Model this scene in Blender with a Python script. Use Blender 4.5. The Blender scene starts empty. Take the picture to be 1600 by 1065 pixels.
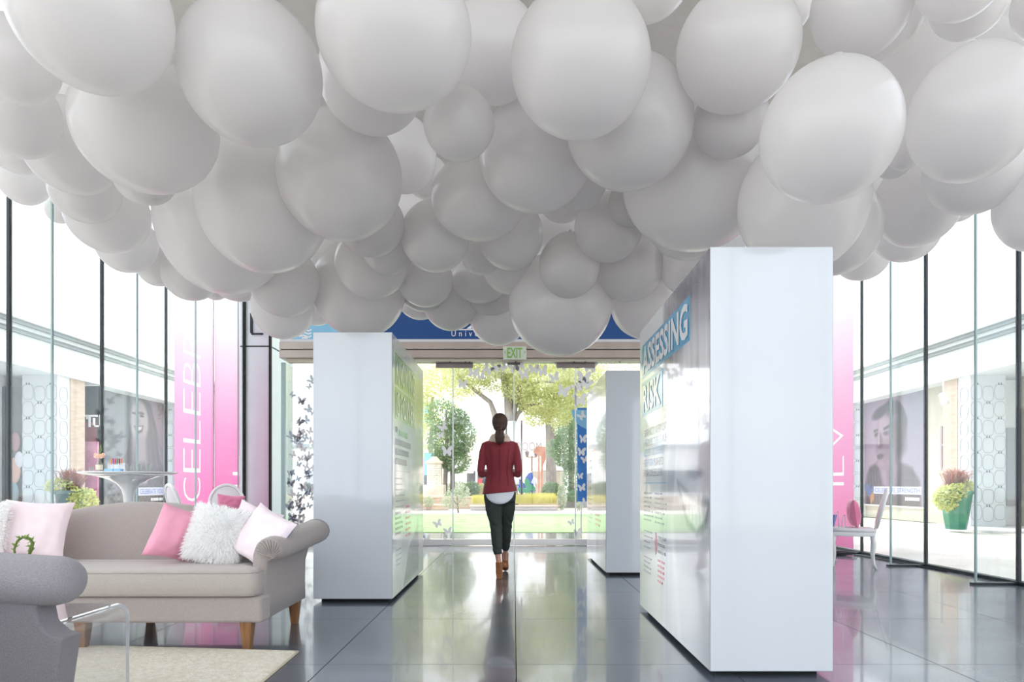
import bpy, math, random
import numpy as np
from mathutils import Vector, Matrix, noise as mnoise
random.seed(7)
C = bpy.context.scene
COL = C.collection
# ---------------------------------------------------------------- camera, sky, exposure
F, PX, PY, HCAM = 1040.0, 803.0, 757.0, 1.0
cam_d = bpy.data.cameras.new('camera'); cam = bpy.data.objects.new('camera', cam_d); COL.objects.link(cam)
cam.location = (0, 0, HCAM); cam.rotation_euler = (math.pi/2, 0, 0)
cam_d.sensor_width = 36; cam_d.lens = 36*F/1600
cam_d.shift_x = (800-PX)/1600; cam_d.shift_y = (PY-532.5)/1600
cam_d.clip_end = 400
C.camera = cam
w = bpy.data.worlds.new('sky'); C.world = w; w.use_nodes = True
nt = w.node_tree; bg = nt.nodes['Background']
tc = nt.nodes.new('ShaderNodeTexCoord'); mp = nt.nodes.new('ShaderNodeMapping'); mp.inputs['Scale'].default_value = (1, 1, 3.5)
nz = nt.nodes.new('ShaderNodeTexNoise'); nz.inputs['Scale'].default_value = 2.2; nz.inputs['Detail'].default_value = 5
rp = nt.nodes.new('ShaderNodeValToRGB'); rp.color_ramp.elements[0].position = .38; rp.color_ramp.elements[1].position = .62
rp.color_ramp.elements[0].color = (.80, .88, 1, 1); rp.color_ramp.elements[1].color = (1, .99, .975, 1)
nt.links.new(tc.outputs['Generated'], mp.inputs[0]); nt.links.new(mp.outputs[0], nz.inputs['Vector'])
nt.links.new(nz.outputs['Fac'], rp.inputs[0]); nt.links.new(rp.outputs[0], bg.inputs['Color'])
bg.inputs['Strength'].default_value = 1.0
sun_d = bpy.data.lights.new('sun', 'SUN'); sun_d.energy = 1.6; sun_d.angle = math.radians(12); sun_d.color = (1, .96, .88)
sun = bpy.data.objects.new('sun', sun_d); COL.objects.link(sun); sun.rotation_euler = (math.radians(-38), 0, math.radians(25))
C.view_settings.view_transform = 'Standard'; C.view_settings.look = 'None'
C.view_settings.gamma = 1; C.view_settings.use_curve_mapping = False
C.view_settings.exposure = 1.6
C.cycles.use_denoising = True
C.cycles.max_bounces = 14; C.cycles.diffuse_bounces = 8; C.cycles.glossy_bounces = 4
C.cycles.transparent_max_bounces = 24; C.cycles.transmission_bounces = 6
C.cycles.sample_clamp_indirect = 6
C.cycles.caustics_reflective = False; C.cycles.caustics_refractive = False

# ---------------------------------------------------------------- helpers
def WX(px, Y): return (px-PX)/F*Y
def WZ(py, Y): return HCAM+(PY-py)/F*Y
def lin(c):
    return tuple((v/12.92 if v <= .04045 else ((v+.055)/1.055)**2.4) for v in c)
MATS = {}
def mat(name, col, rough=.5, metal=0, var=0, scale=8, bump=0, bscale=60, coat=0, spec=.5, translucent=0, col2=None, stretch=(1, 1, 1), alpha=1, sheen=0):
    """procedural principled material; col is sRGB 0..1"""
    if name in MATS: return MATS[name]
    m = bpy.data.materials.new(name); m.use_nodes = True; t = m.node_tree; p = t.nodes['Principled BSDF']
    base = lin(col)
    p.inputs['Base Color'].default_value = (*base, 1); p.inputs['Roughness'].default_value = rough
    p.inputs['Metallic'].default_value = metal; p.inputs['Coat Weight'].default_value = coat
    p.inputs['Coat Roughness'].default_value = .05; p.inputs['Specular IOR Level'].default_value = spec
    p.inputs['Sheen Weight'].default_value = sheen
    tcn = t.nodes.new('ShaderNodeTexCoord'); mpn = t.nodes.new('ShaderNodeMapping'); mpn.inputs['Scale'].default_value = stretch
    t.links.new(tcn.outputs['Object'], mpn.inputs[0])
    if var or col2:
        n = t.nodes.new('ShaderNodeTexNoise'); n.inputs['Scale'].default_value = scale; n.inputs['Detail'].default_value = 6
        r = t.nodes.new('ShaderNodeValToRGB'); t.links.new(mpn.outputs[0], n.inputs['Vector'])
        r.color_ramp.elements[0].position = .3; r.color_ramp.elements[1].position = .7
        c2 = lin(col2) if col2 else tuple(min(1, v*(1+var)) for v in base)
        c1 = base if col2 else tuple(v*(1-var) for v in base)
        r.color_ramp.elements[0].color = (*c1, 1); r.color_ramp.elements[1].color = (*c2, 1)
        t.links.new(n.outputs['Fac'], r.inputs[0]); t.links.new(r.outputs[0], p.inputs['Base Color'])
    if bump:
        n2 = t.nodes.new('ShaderNodeTexNoise'); n2.inputs['Scale'].default_value = bscale; n2.inputs['Detail'].default_value = 3
        b = t.nodes.new('ShaderNodeBump'); b.inputs['Strength'].default_value = bump; b.inputs['Distance'].default_value = .01
        t.links.new(mpn.outputs[0], n2.inputs['Vector']); t.links.new(n2.outputs['Fac'], b.inputs['Height']); t.links.new(b.outputs[0], p.inputs['Normal'])
    if translucent:
        tr = t.nodes.new('ShaderNodeBsdfTranslucent'); tr.inputs['Color'].default_value = (*base, 1)
        mx = t.nodes.new('ShaderNodeMixShader'); mx.inputs[0].default_value = translucent
        t.links.new(p.outputs[0], mx.inputs[1]); t.links.new(tr.outputs[0], mx.inputs[2]); t.links.new(mx.outputs[0], t.nodes['Material Output'].inputs[0])
    if alpha < 1: p.inputs['Alpha'].default_value = alpha
    MATS[name] = m; return m
def glass(name, tint=(.985, .99, .99), ior=1.45, gloss=1.0, rough=0.0, haze=0):
    if name in MATS: return MATS[name]
    m = bpy.data.materials.new(name); m.use_nodes = True; t = m.node_tree
    t.nodes.remove(t.nodes['Principled BSDF']); out = t.nodes['Material Output']
    a = t.nodes.new('ShaderNodeBsdfTransparent'); a.inputs[0].default_value = (*tint, 1)
    g = t.nodes.new('ShaderNodeBsdfGlossy'); g.inputs['Roughness'].default_value = rough
    f = t.nodes.new('ShaderNodeLayerWeight'); f.inputs['Blend'].default_value = .5
    pw = t.nodes.new('ShaderNodeMath'); pw.operation = 'POWER'; pw.inputs[1].default_value = 5
    r0 = ((ior-1)/(ior+1))**2
    mu = t.nodes.new('ShaderNodeMath'); mu.operation = 'MULTIPLY_ADD'; mu.inputs[1].default_value = (1-r0)*gloss; mu.inputs[2].default_value = r0*gloss; mu.use_clamp = True
    t.links.new(f.outputs['Facing'], pw.inputs[0]); t.links.new(pw.outputs[0], mu.inputs[0])
    mx = t.nodes.new('ShaderNodeMixShader'); t.links.new(mu.outputs[0], mx.inputs[0]); t.links.new(a.outputs[0], mx.inputs[1]); t.links.new(g.outputs[0], mx.inputs[2])
    last = mx
    if haze:
        d = t.nodes.new('ShaderNodeBsdfDiffuse'); d.inputs[0].default_value = (.9, .92, .93, 1)
        m2 = t.nodes.new('ShaderNodeMixShader'); m2.inputs[0].default_value = haze
        t.links.new(mx.outputs[0], m2.inputs[1]); t.links.new(d.outputs[0], m2.inputs[2]); last = m2
    t.links.new(last.outputs[0], out.inputs[0]); MATS[name] = m; return m

def offset_of(p):
    v = Vector((0, 0, 0))
    while p is not None: v += p.location; p = p.parent
    return v
class MB:
    def __init__(s): s.v = []; s.f = []
    def add(s, vs, fs):
        n = len(s.v); s.v += [tuple(v) for v in vs]; s.f += [tuple(i+n for i in f) for f in fs]; return s
    def box(s, x0, x1, y0, y1, z0, z1):
        return s.add([(x0,y0,z0),(x1,y0,z0),(x1,y1,z0),(x0,y1,z0),(x0,y0,z1),(x1,y0,z1),(x1,y1,z1),(x0,y1,z1)],
              [(0,3,2,1),(4,5,6,7),(0,1,5,4),(1,2,6,5),(2,3,7,6),(3,0,4,7)])
    def prism(s, poly, axis, a, b):
        """poly 2D points extruded along axis between a and b"""
        n = len(poly)
        def P(q, d):
            return {'x': (d, q[0], q[1]), 'y': (q[0], d, q[1]), 'z': (q[0], q[1], d)}[axis]
        vs = [P(q, a) for q in poly]+[P(q, b) for q in poly]
        fs = [tuple(range(n))[::-1], tuple(range(n, 2*n))]+[(i, (i+1) % n, (i+1) % n+n, i+n) for i in range(n)]
        return s.add(vs, fs)
    def loft(s, rings, cap=True, closed=True):
        n = len(rings[0]); vs = [p for r in rings for p in r]; fs = []
        for k in range(len(rings)-1):
            for i in range(n if closed else n-1):
                j = (i+1) % n; fs.append((k*n+i, k*n+j, (k+1)*n+j, (k+1)*n+i))
        if cap: fs.append(tuple(range(n))[::-1]); fs.append(tuple(range((len(rings)-1)*n, len(rings)*n)))
        return s.add(vs, fs)
    def tube(s, pts, rad, n=10, cap=True):
        pts = [Vector(p) for p in pts]
        if not hasattr(rad, '__len__'): rad = [rad]*len(pts)
        rings = []; up = None
        for i, p in enumerate(pts):
            d = (pts[min(i+1, len(pts)-1)]-pts[max(i-1, 0)]).normalized()
            if up is None: up = Vector((0, 0, 1)) if abs(d.z) < .9 else Vector((1, 0, 0))
            a = d.cross(up)
            if a.length < 1e-4: a = d.orthogonal()
            a.normalize(); b = a.cross(d).normalized(); up = b
            rings.append([p+(a*math.cos(t)+b*math.sin(t))*rad[i] for t in [2*math.pi*k/n for k in range(n)]])
        return s.loft(rings, cap)
    def lathe(s, prof, c=(0, 0, 0), n=32, sy=1):
        rings = [[(c[0]+r*math.cos(2*math.pi*k/n), c[1]+sy*r*math.sin(2*math.pi*k/n), c[2]+z) for k in range(n)] for r, z in prof]
        return s.loft(rings)
    def ell(s, c, r, nu=20, nv=12):
        rings = []
        for j in range(nv+1):
            ph = -math.pi/2+math.pi*(j+.02 if j == 0 else (j-.02 if j == nv else j))/nv
            rings.append([(c[0]+r[0]*math.cos(ph)*math.cos(2*math.pi*i/nu), c[1]+r[1]*math.cos(ph)*math.sin(2*math.pi*i/nu), c[2]+r[2]*math.sin(ph)) for i in range(nu)])
        return s.loft(rings)
    def rings_xy(s, lst, n=20, cap=True):
        """lst of (cx,cy,z,rx,ry)"""
        return s.loft([[(cx+rx*math.cos(2*math.pi*k/n), cy+ry*math.sin(2*math.pi*k/n), z) for k in range(n)] for cx, cy, z, rx, ry in lst], cap)
    def mesh(s, name, off=(0, 0, 0), smooth=False):
        me = bpy.data.meshes.new(name); o = Vector(off)
        me.from_pydata([(v[0]-o.x, v[1]-o.y, v[2]-o.z) for v in s.v], [], s.f)
        if smooth: me.polygons.foreach_set('use_smooth', [True]*len(me.polygons))
        me.update(); return me
    def build(s, name, m, parent=None, smooth=False, origin=None, bevel=0, seg=2, label=None, local=False):
        off = Vector((0, 0, 0)) if local else (offset_of(parent) if parent else (Vector(origin) if origin else Vector((0, 0, 0))))
        me = s.mesh(name, off, smooth); me.materials.append(m)
        o = bpy.data.objects.new(name, me); COL.objects.link(o)
        if parent: o.parent = parent
        elif origin: o.location = origin
        if bevel:
            b = o.modifiers.new('bevel', 'BEVEL'); b.width = bevel; b.segments = seg; b.limit_method = 'ANGLE'; b.angle_limit = math.radians(35)
            me.polygons.foreach_set('use_smooth', [True]*len(me.polygons))
            wn = o.modifiers.new('wn', 'WEIGHTED_NORMAL'); wn.keep_sharp = False
        if label: o['label'] = label
        return o
def tag(o, label, cat, group=None):
    o['label'] = label; o['category'] = cat
    if group: o['group'] = group
    return o
def thing(name, label, cat, loc=(0, 0, 0), group=None):
    o = bpy.data.objects.new(name, None); COL.objects.link(o); o.location = loc; o.empty_display_size = .1
    return tag(o, label, cat, group)
def structure(name, loc=(0, 0, 0)):
    o = bpy.data.objects.new(name, None); COL.objects.link(o); o.location = loc; o['kind'] = 'structure'; return o
def sbuild(o): o['kind'] = 'structure'; return o
def stuff(o): o['kind'] = 'stuff'; return o
def solidify_voxel(o, voxel, smooth=4):
    r = o.modifiers.new('r', 'REMESH'); r.mode = 'VOXEL'; r.voxel_size = voxel
    sm = o.modifiers.new('s', 'SMOOTH'); sm.factor = .5; sm.iterations = smooth
    dg = bpy.context.evaluated_depsgraph_get(); me = bpy.data.meshes.new_from_object(o.evaluated_get(dg))
    o.modifiers.clear(); mats = list(o.data.materials); o.data = me
    if not me.materials:
        for mm in mats: me.materials.append(mm)
    me.polygons.foreach_set('use_smooth', [True]*len(me.polygons)); return o
def copy_tree(o, loc, rz, label=None):
    r = o.copy(); COL.objects.link(r); r.location = loc; r.rotation_euler = (0, 0, rz)
    if label: r['label'] = label
    for ch in list(o.children):
        c = ch.copy(); COL.objects.link(c); c.parent = r
        for g in list(ch.children):
            d = g.copy(); COL.objects.link(d); d.parent = c
    return r
def lettering(s, corner, right, up, width, height, m, parent, name='lettering', bold=0, depth=.002, spacing=1):
    """text mesh fitted to width x height starting at corner (lower left), spanned by unit vectors right and up"""
    cu = bpy.data.curves.new('t', 'FONT'); cu.body = s; cu.offset = bold; cu.resolution_u = 3; cu.space_character = spacing
    ob = bpy.data.objects.new('t', cu); COL.objects.link(ob)
    dg = bpy.context.evaluated_depsgraph_get(); dg.update(); me = bpy.data.meshes.new_from_object(ob.evaluated_get(dg))
    bpy.data.objects.remove(ob)
    co = np.array([v.co[:] for v in me.vertices]); mn = co.min(0); mx = co.max(0)
    sx = width/max(1e-6, mx[0]-mn[0]); sy = height/max(1e-6, mx[1]-mn[1])
    R = Vector(right); U = Vector(up); N = R.cross(U); c = Vector(corner)-offset_of(parent)
    fs = [tuple(p.vertices) for p in me.polygons]
    vs = [c+R*((x-mn[0])*sx)+U*((y-mn[1])*sy)+N*depth for x, y, z in co]
    b = MB(); b.v = [tuple(v) for v in vs]; b.f = fs
    bpy.data.meshes.remove(me)
    return b.build(name, m, parent, local=True)
def attr_mat(name, rough=.35, coat=0, gain=1):
    if name in MATS: return MATS[name]
    m = bpy.data.materials.new(name); m.use_nodes = True; t = m.node_tree; p = t.nodes['Principled BSDF']
    a = t.nodes.new('ShaderNodeAttribute'); a.attribute_name = 'Col'
    vm = t.nodes.new('ShaderNodeVectorMath'); vm.operation = 'SCALE'; vm.inputs['Scale'].default_value = gain
    t.links.new(a.outputs['Color'], vm.inputs[0]); t.links.new(vm.outputs[0], p.inputs['Base Color'])
    p.inputs['Roughness'].default_value = rough; p.inputs['Coat Weight'].default_value = coat; p.inputs['Coat Roughness'].default_value = .03
    MATS[name] = m; return m
def print_panel(name, corner, right, up, W, H, nu, nv, fn, m, parent):
    """flat printed sheet: fn(u,v) -> sRGB array; u to the right, v upward, both 0..1"""
    u, v = np.meshgrid(np.linspace(0, 1, nu), np.linspace(0, 1, nv)); u = u.ravel(); v = v.ravel()
    col = np.clip(fn(u, v), 0, 1); col = np.where(col <= .04045, col/12.92, ((col+.055)/1.055)**2.4)
    c = np.array(Vector(corner)-offset_of(parent)); P = c+np.outer(u*W, right)+np.outer(v*H, up)
    fs = [(j*nu+i, j*nu+i+1, (j+1)*nu+i+1, (j+1)*nu+i) for j in range(nv-1) for i in range(nu-1)]
    me = bpy.data.meshes.new(name); me.from_pydata(P.tolist(), [], fs)
    at = me.color_attributes.new('Col', 'FLOAT_COLOR', 'POINT')
    at.data.foreach_set('color', np.c_[col, np.ones(len(col))].ravel().astype(np.float32)); me.materials.append(m)
    o = bpy.data.objects.new(name, me); COL.objects.link(o); o.parent = parent; return o
class Paint:
    """soft shapes painted over arrays u,v (v measured from the top)"""
    def __init__(s, u, v, asp, base): s.u = u; s.v = (1-v); s.a = asp; s.c = np.tile(np.array(base, float), (len(u), 1))
    def mixin(s, k, col): k = np.clip(k, 0, 1)[:, None]; s.c = s.c*(1-k)+np.array(col)*k
    def ell(s, cu, cv, ru, rv, col, soft=.15, rot=0, op=1):
        du = (s.u-cu)*s.a; dv = s.v-cv; c, n = math.cos(rot), math.sin(rot)
        x = (du*c+dv*n)/(ru*s.a); y = (-du*n+dv*c)/rv; d = np.sqrt(x*x+y*y)
        s.mixin(op*(1-(d-1+soft)/(2*soft+1e-6)), col)
    def poly(s, pts, col, soft=.01, op=1):
        d = np.full(len(s.u), 1e9); sg = np.ones(len(s.u)); n = len(pts)
        for i in range(n):
            x0, y0 = pts[i][0]*s.a, pts[i][1]; x1, y1 = pts[(i+1) % n][0]*s.a, pts[(i+1) % n][1]
            px, py = s.u*s.a-x0, s.v-y0; ex, ey = x1-x0, y1-y0
            t = np.clip((px*ex+py*ey)/(ex*ex+ey*ey+1e-12), 0, 1); d = np.minimum(d, (px-t*ex)**2+(py-t*ey)**2)
            yy = s.v; c1 = yy >= y0; c2 = yy < y1; c3 = ex*py > ey*px
            flip = (c1 & c2 & c3) | (~c1 & ~c2 & ~c3); sg = np.where(flip, -sg, sg)
        sd = sg*np.sqrt(d); s.mixin(op*(.5-sd/(2*soft)), col)
    def noise(s, amp, fu, fv, seed=0, mask=None):
        n = np.array([mnoise.fractal(Vector((a*fu+seed, b*fv, seed*.7)), 1, 2, 4) for a, b in zip(s.u, s.v)])
        if mask is not None: n = n*mask
        s.c = s.c+(n*amp)[:, None]
def at_rot(o, M): o.matrix_local = M
BALLOONS = [
    (-1.934, 3.05, 3.169, 0.346, 0.343, 0.339, 'largest balloon at the top left corner, cut by the top edge'),
    (-1.362, 3.45, 3.137, 0.359, 0.354, 0.35, 'huge balloon second from the top left corner, above the sofa'),
    (-0.592, 3.3, 3.235, 0.382, 0.362, 0.342, 'huge balloon at the top edge between the sofa and the centre'),
    (0.349, 3.5, 3.211, 0.37, 0.364, 0.359, 'huge egg-shaped balloon at the top centre, above the walking woman'),
    (1.225, 3.65, 3.387, 0.338, 0.324, 0.31, 'large balloon at the top edge just left of the bluish one'),
    (1.47, 3.1, 2.638, 0.308, 0.309, 0.309, 'huge tilted balloon hanging right over the nearest tall white box'),
    (2.374, 3.45, 2.919, 0.296, 0.314, 0.331, 'huge tilted balloon at the right edge with a long window reflection'),
    (1.877, 3.6, 3.586, 0.257, 0.257, 0.258, 'bluish balloon at the top edge, touching the huge one over the nearest box'),
    (2.221, 3.3, 3.535, 0.215, 0.211, 0.206, 'bluish balloon cut by the top edge above the right-hand huge balloon'),
    (2.605, 3.8, 3.776, 0.205, 0.207, 0.209, 'shaded balloon peeking below the bluish one at the top right'),
    (2.295, 4.15, 3.923, 0.24, 0.244, 0.247, 'shaded balloon peeking behind the bluish one over the nearest box'),
    (3.3, 4.1, 3.969, 0.202, 0.206, 0.21, 'balloon cut by the top right corner of the picture'),
    (1.922, 4.6, 4.309, 0.131, 0.148, 0.165, 'sliver of balloon between the two top edge balloons over the nearest box'),
    (2.862, 4.7, 3.87, 0.354, 0.359, 0.365, 'deeply shaded grey balloon in the gap between the two huge ones on the right'),
    (0.804, 4.1, 4.138, 0.293, 0.272, 0.25, 'balloon tip at the top edge between the egg-shaped and the next large balloon'),
    (0.702, 4.05, 3.196, 0.386, 0.384, 0.381, 'tilted balloon half hidden behind the egg-shaped one at the top centre'),
    (1.316, 4.05, 3.214, 0.229, 0.22, 0.212, 'creamy yellowish balloon tucked under the large top edge balloon'),
    (1.3, 4.75, 3.17, 0.521, 0.502, 0.483, 'very large pinkish-grey balloon just left above the nearest tall box'),
    (1.409, 5.35, 3.157, 0.347, 0.343, 0.338, 'balloon with a bright streak peeking under the very large pinkish-grey one'),
    (1.778, 4.1, 2.736, 0.381, 0.4, 0.419, 'dark grey balloon directly behind the top of the nearest tall box'),
    (2.283, 4.75, 2.84, 0.312, 0.326, 0.34, "balloon with a lit rim to the right of the nearest box's top"),
    (3.61, 6.9, 3.417, 0.288, 0.291, 0.294, 'lowest small balloon right of the nearest box, against the sky'),
    (2.976, 4.9, 3.079, 0.297, 0.307, 0.316, 'round balloon below the gap between the two huge right-hand ones'),
    (3.54, 6, 3.275, 0.283, 0.271, 0.259, 'pale balloon under the round one on the right, in front of a mullion'),
    (2.942, 4.25, 3.045, 0.281, 0.295, 0.308, 'grey balloon just below the huge tilted one at the right edge'),
    (3.32, 4.2, 2.78, 0.247, 0.273, 0.3, 'lone pale balloon cut by the right edge, against the sky'),
    (3.672, 5.5, 3.351, 0.158, 0.167, 0.175, 'tiny sliver of balloon under the grey one at the right'),
    (2.507, 4.4, 3.172, 0.132, 0.136, 0.14, 'small balloon in the notch between the two huge right-hand ones, lower'),
    (2.319, 3.95, 2.988, 0.098, 0.107, 0.115, 'small balloon in the notch between the two huge right-hand ones, upper'),
    (-0.322, 3.9, 3.113, 0.216, 0.207, 0.198, 'small glossy balloon hanging between the two huge top centre ones'),
    (-0.129, 4.1, 3.674, 0.299, 0.299, 0.299, 'balloon in shade between the two huge top centre ones'),
    (-0.884, 4.15, 3.534, 0.331, 0.326, 0.322, "shaded balloon behind the huge one above the sofa's right end"),
    (-1.202, 4.6, 3.127, 0.426, 0.425, 0.423, 'large round balloon above the left exhibit box, glossy rim below'),
    (-0.929, 5.6, 3.775, 0.276, 0.292, 0.308, 'dark grey balloon deep between the large round one and the small glossy one'),
    (-0.797, 6.1, 3.818, 0.198, 0.195, 0.192, 'small dark balloon deep behind the centre left cluster'),
    (0.15, 4.5, 3.23, 0.388, 0.379, 0.371, 'large balloon left under the egg-shaped one at the top centre'),
    (-0.26, 4.95, 3.129, 0.356, 0.328, 0.301, 'balloon touching the lower left of the large one under the egg-shaped balloon'),
    (-0.032, 5.6, 3.11, 0.269, 0.283, 0.297, 'balloon under the middle of the cluster, left of the dark gap'),
    (0.499, 5.1, 3.311, 0.21, 0.205, 0.201, 'crescent of balloon right under the large one at the centre, upper'),
    (0.414, 5.6, 3.415, 0.225, 0.211, 0.198, 'crescent of balloon right under the large one at the centre, lower'),
    (0.357, 6.3, 3.475, 0.266, 0.237, 0.209, 'darkest balloon in the gap at the middle of the cluster'),
    (0.781, 5.5, 3.121, 0.282, 0.279, 0.276, 'grey balloon left of the very large pinkish-grey one'),
    (0.909, 5.2, 3.193, 0.167, 0.171, 0.175, "small balloon wedged against the very large pinkish-grey one's left side"),
    (0.484, 5.8, 2.909, 0.266, 0.271, 0.275, 'small round pale balloon directly above the lowest big central one'),
    (1.053, 6.1, 3.029, 0.335, 0.34, 0.344, 'grey shaded balloon right of the small round pale one at the centre'),
    (1.577, 6, 3.025, 0.273, 0.292, 0.311, 'balloon half hidden behind the left top corner of the nearest box'),
    (0.446, 6.4, 2.732, 0.502, 0.494, 0.486, 'lowest big balloon at the centre, right of the exit sign'),
    (1.342, 6.7, 2.831, 0.378, 0.369, 0.36, 'pinkish balloon covering the right end of the blue fascia'),
    (-0.637, 5.4, 3.014, 0.278, 0.28, 0.282, 'round balloon above the word on the blue fascia, left centre'),
    (-1.122, 5.2, 3.04, 0.273, 0.262, 0.251, 'balloon peeking out below the large round one above the left box'),
    (-1.059, 5.6, 2.995, 0.222, 0.223, 0.223, 'creamy lit balloon low behind the large round one above the left box'),
    (-1.283, 6, 2.997, 0.332, 0.322, 0.312, 'pinkish balloon just above the lowest one over the left box'),
    (-1.558, 6.7, 2.968, 0.451, 0.466, 0.481, "big pinkish balloon resting visually on the left exhibit box's top"),
    (-0.854, 6.4, 2.972, 0.274, 0.266, 0.259, 'balloon left of centre, over the left end of the dark blue fascia'),
    (-0.941, 6.9, 3.002, 0.237, 0.22, 0.204, 'thin balloon crescent over the left end of the dark blue fascia, upper'),
    (-1.059, 7.5, 3.125, 0.271, 0.267, 0.263, 'thin balloon crescent over the left end of the dark blue fascia, lower'),
    (-0.684, 7.2, 2.983, 0.303, 0.308, 0.313, 'balloon hanging just above the lettering on the blue fascia'),
    (-0.346, 6.8, 3.109, 0.294, 0.272, 0.25, 'pale balloon crescent left of the lowest big central one, upper'),
    (-0.245, 7.1, 3.093, 0.314, 0.297, 0.281, 'pale balloon crescent left of the lowest big central one, lower'),
    (-0.036, 6.3, 3.068, 0.266, 0.263, 0.259, 'balloon hanging under the middle cluster, left of the small round pale one'),
    (-0.289, 5.9, 3.046, 0.181, 0.182, 0.182, 'small balloon with a curled highlight at the left centre of the cluster'),
    (-0.173, 7.5, 2.893, 0.331, 0.326, 0.321, 'balloon hanging just above and left of the exit sign'),
    (0.275, 6.8, 3.15, 0.131, 0.146, 0.162, 'tiny sliver of balloon left of the small round pale one'),
    (-2.769, 3.7, 3.357, 0.216, 0.22, 0.225, 'balloon at the left edge, behind the largest corner one'),
    (-3.143, 4.2, 3.341, 0.252, 0.258, 0.264, 'balloon at the left edge, second below the corner one'),
    (-2.156, 3.9, 3.1, 0.401, 0.384, 0.368, 'very large balloon above the left end of the sofa, thin bright rim'),
    (-3.151, 4.75, 3.41, 0.323, 0.322, 0.321, 'balloon with a bright rim between the left edge and the very large one'),
    (-3.719, 5, 3.53, 0.216, 0.2, 0.184, 'thin crescent of balloon at the left edge, third below the corner'),
    (-4.493, 6.1, 3.839, 0.222, 0.244, 0.266, 'lowest pale balloon at the left edge, against the windows'),
    (-3.48, 5.4, 3.393, 0.27, 0.263, 0.256, 'pale balloon over the first left mullions, upper of three steps'),
    (-3.601, 5.9, 3.403, 0.348, 0.342, 0.336, 'pale balloon over the left windows, middle of three steps'),
    (-4.02, 6.9, 3.51, 0.298, 0.301, 0.305, 'pale balloon over the left windows, lowest of three steps'),
    (-3.959, 7.4, 3.452, 0.232, 0.237, 0.243, 'small bright balloon on the left fringe beyond the three steps'),
    (-2.551, 4.6, 3.099, 0.2, 0.179, 0.157, 'thin crescent of balloon under the very large one above the sofa'),
    (-4.784, 7, 3.886, 0.133, 0.135, 0.137, 'tiny bright balloon on the left fringe behind the steps'),
    (-1.844, 4.9, 3.083, 0.474, 0.491, 0.508, 'very large balloon above the sofa, partly behind the large round one'),
    (-2.51, 5.75, 3.279, 0.544, 0.581, 0.618, "very large pinkish balloon hanging lowest above the sofa's middle"),
    (-3.594, 7.4, 3.365, 0.32, 0.316, 0.311, 'pale balloon on the left fringe above the pink panel'),
    (-3.144, 7.6, 3.343, 0.31, 0.277, 0.244, "pale balloon on the left fringe beside the column's mullion"),
    (-3.546, 7.9, 3.391, 0.18, 0.188, 0.196, 'tiny pale balloon between the two fringe ones above the pink panel'),
    (-2.175, 6.3, 2.927, 0.32, 0.328, 0.335, 'pale balloon in front of the silver column, upper of two'),
    (-2.362, 6.8, 2.807, 0.315, 0.315, 0.316, 'pale balloon in front of the silver column, lower of two'),
    (-2.262, 7.6, 3.201, 0.29, 0.334, 0.379, 'pale balloon between the silver column and the left exhibit box'),
    (-1.875, 6.9, 3.331, 0.269, 0.285, 0.301, 'pinkish balloon deep behind the large round one over the left box'),
    (-3.599, 5.3, 4.13, 0.177, 0.181, 0.184, 'small shadowed balloon behind the left edge pair and the very large one'),
    (3.082, 5.6, 3.511, 0.198, 0.202, 0.206, 'small shadowed balloon deep in the gap right of the huge one over the box'),
    (3.645, 4.9, 4.372, 0.211, 0.214, 0.217, 'shaded balloon deep behind the huge tilted one at the right edge, near the top'),
    (-1.189, 7.6, 4.117, 0.289, 0.266, 0.243, 'farthest grey balloon deep in the gap beside the large round one'),
]
# ---------------------------------------------------------------- materials
m_slab = mat('polished_concrete', (.29, .315, .36), rough=.14, coat=.45, col2=(.40, .425, .465), scale=1.6, spec=.9, stretch=(1, 2.2, 1))
_n = m_slab.node_tree; _p = _n.nodes['Principled BSDF']
_rn = _n.nodes.new('ShaderNodeTexNoise'); _rn.inputs['Scale'].default_value = 1.3; _rn.inputs['Detail'].default_value = 6
_rr = _n.nodes.new('ShaderNodeMapRange'); _rr.inputs['To Min'].default_value = .14; _rr.inputs['To Max'].default_value = .34
_tc = _n.nodes.new('ShaderNodeTexCoord'); _n.links.new(_tc.outputs['Object'], _rn.inputs['Vector'])
_n.links.new(_rn.outputs['Fac'], _rr.inputs['Value']); _n.links.new(_rr.outputs[0], _p.inputs['Roughness'])
m_grout = mat('dark_joint', (.12, .12, .12), rough=.7)
m_glass = glass('clear_glass')
m_fin = glass('fin_glass', tint=(.95, .975, .97), gloss=1.0)
m_finedge = mat('glass_edge', (.62, .72, .72), rough=.2)
m_seal = mat('dark_seal', (.10, .14, .17), rough=.5)
m_ceil = mat('painted_ceiling', (.78, .77, .75), rough=.8, var=.03)
m_white = mat('white_laminate', (.815, .835, .86), rough=.10, coat=.6, bump=.01, bscale=2)
m_black = mat('matt_black', (.03, .03, .03), rough=.7)
m_silver = mat('silver_panel', (.90, .935, .95), rough=.5, metal=0, var=.03, scale=2)
m_header = mat('brushed_beige_metal', (.66, .61, .58), rough=.3, metal=.6, var=.08, scale=3, stretch=(1, 1, .2))
m_steel = mat('brushed_steel', (.80, .79, .78), rough=.35, metal=.9)
m_darksteel = mat('bronze_patch_metal', (.50, .46, .46), rough=.3, metal=.6)
m_conc = mat('pale_paving', (.84, .82, .79), rough=.8, var=.06, scale=1.2, bump=.05, bscale=20)
m_lawn = mat('mown_grass', (.47, .60, .38), rough=.9, col2=(.59, .70, .49), scale=2.5, bump=.4, bscale=80)

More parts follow.
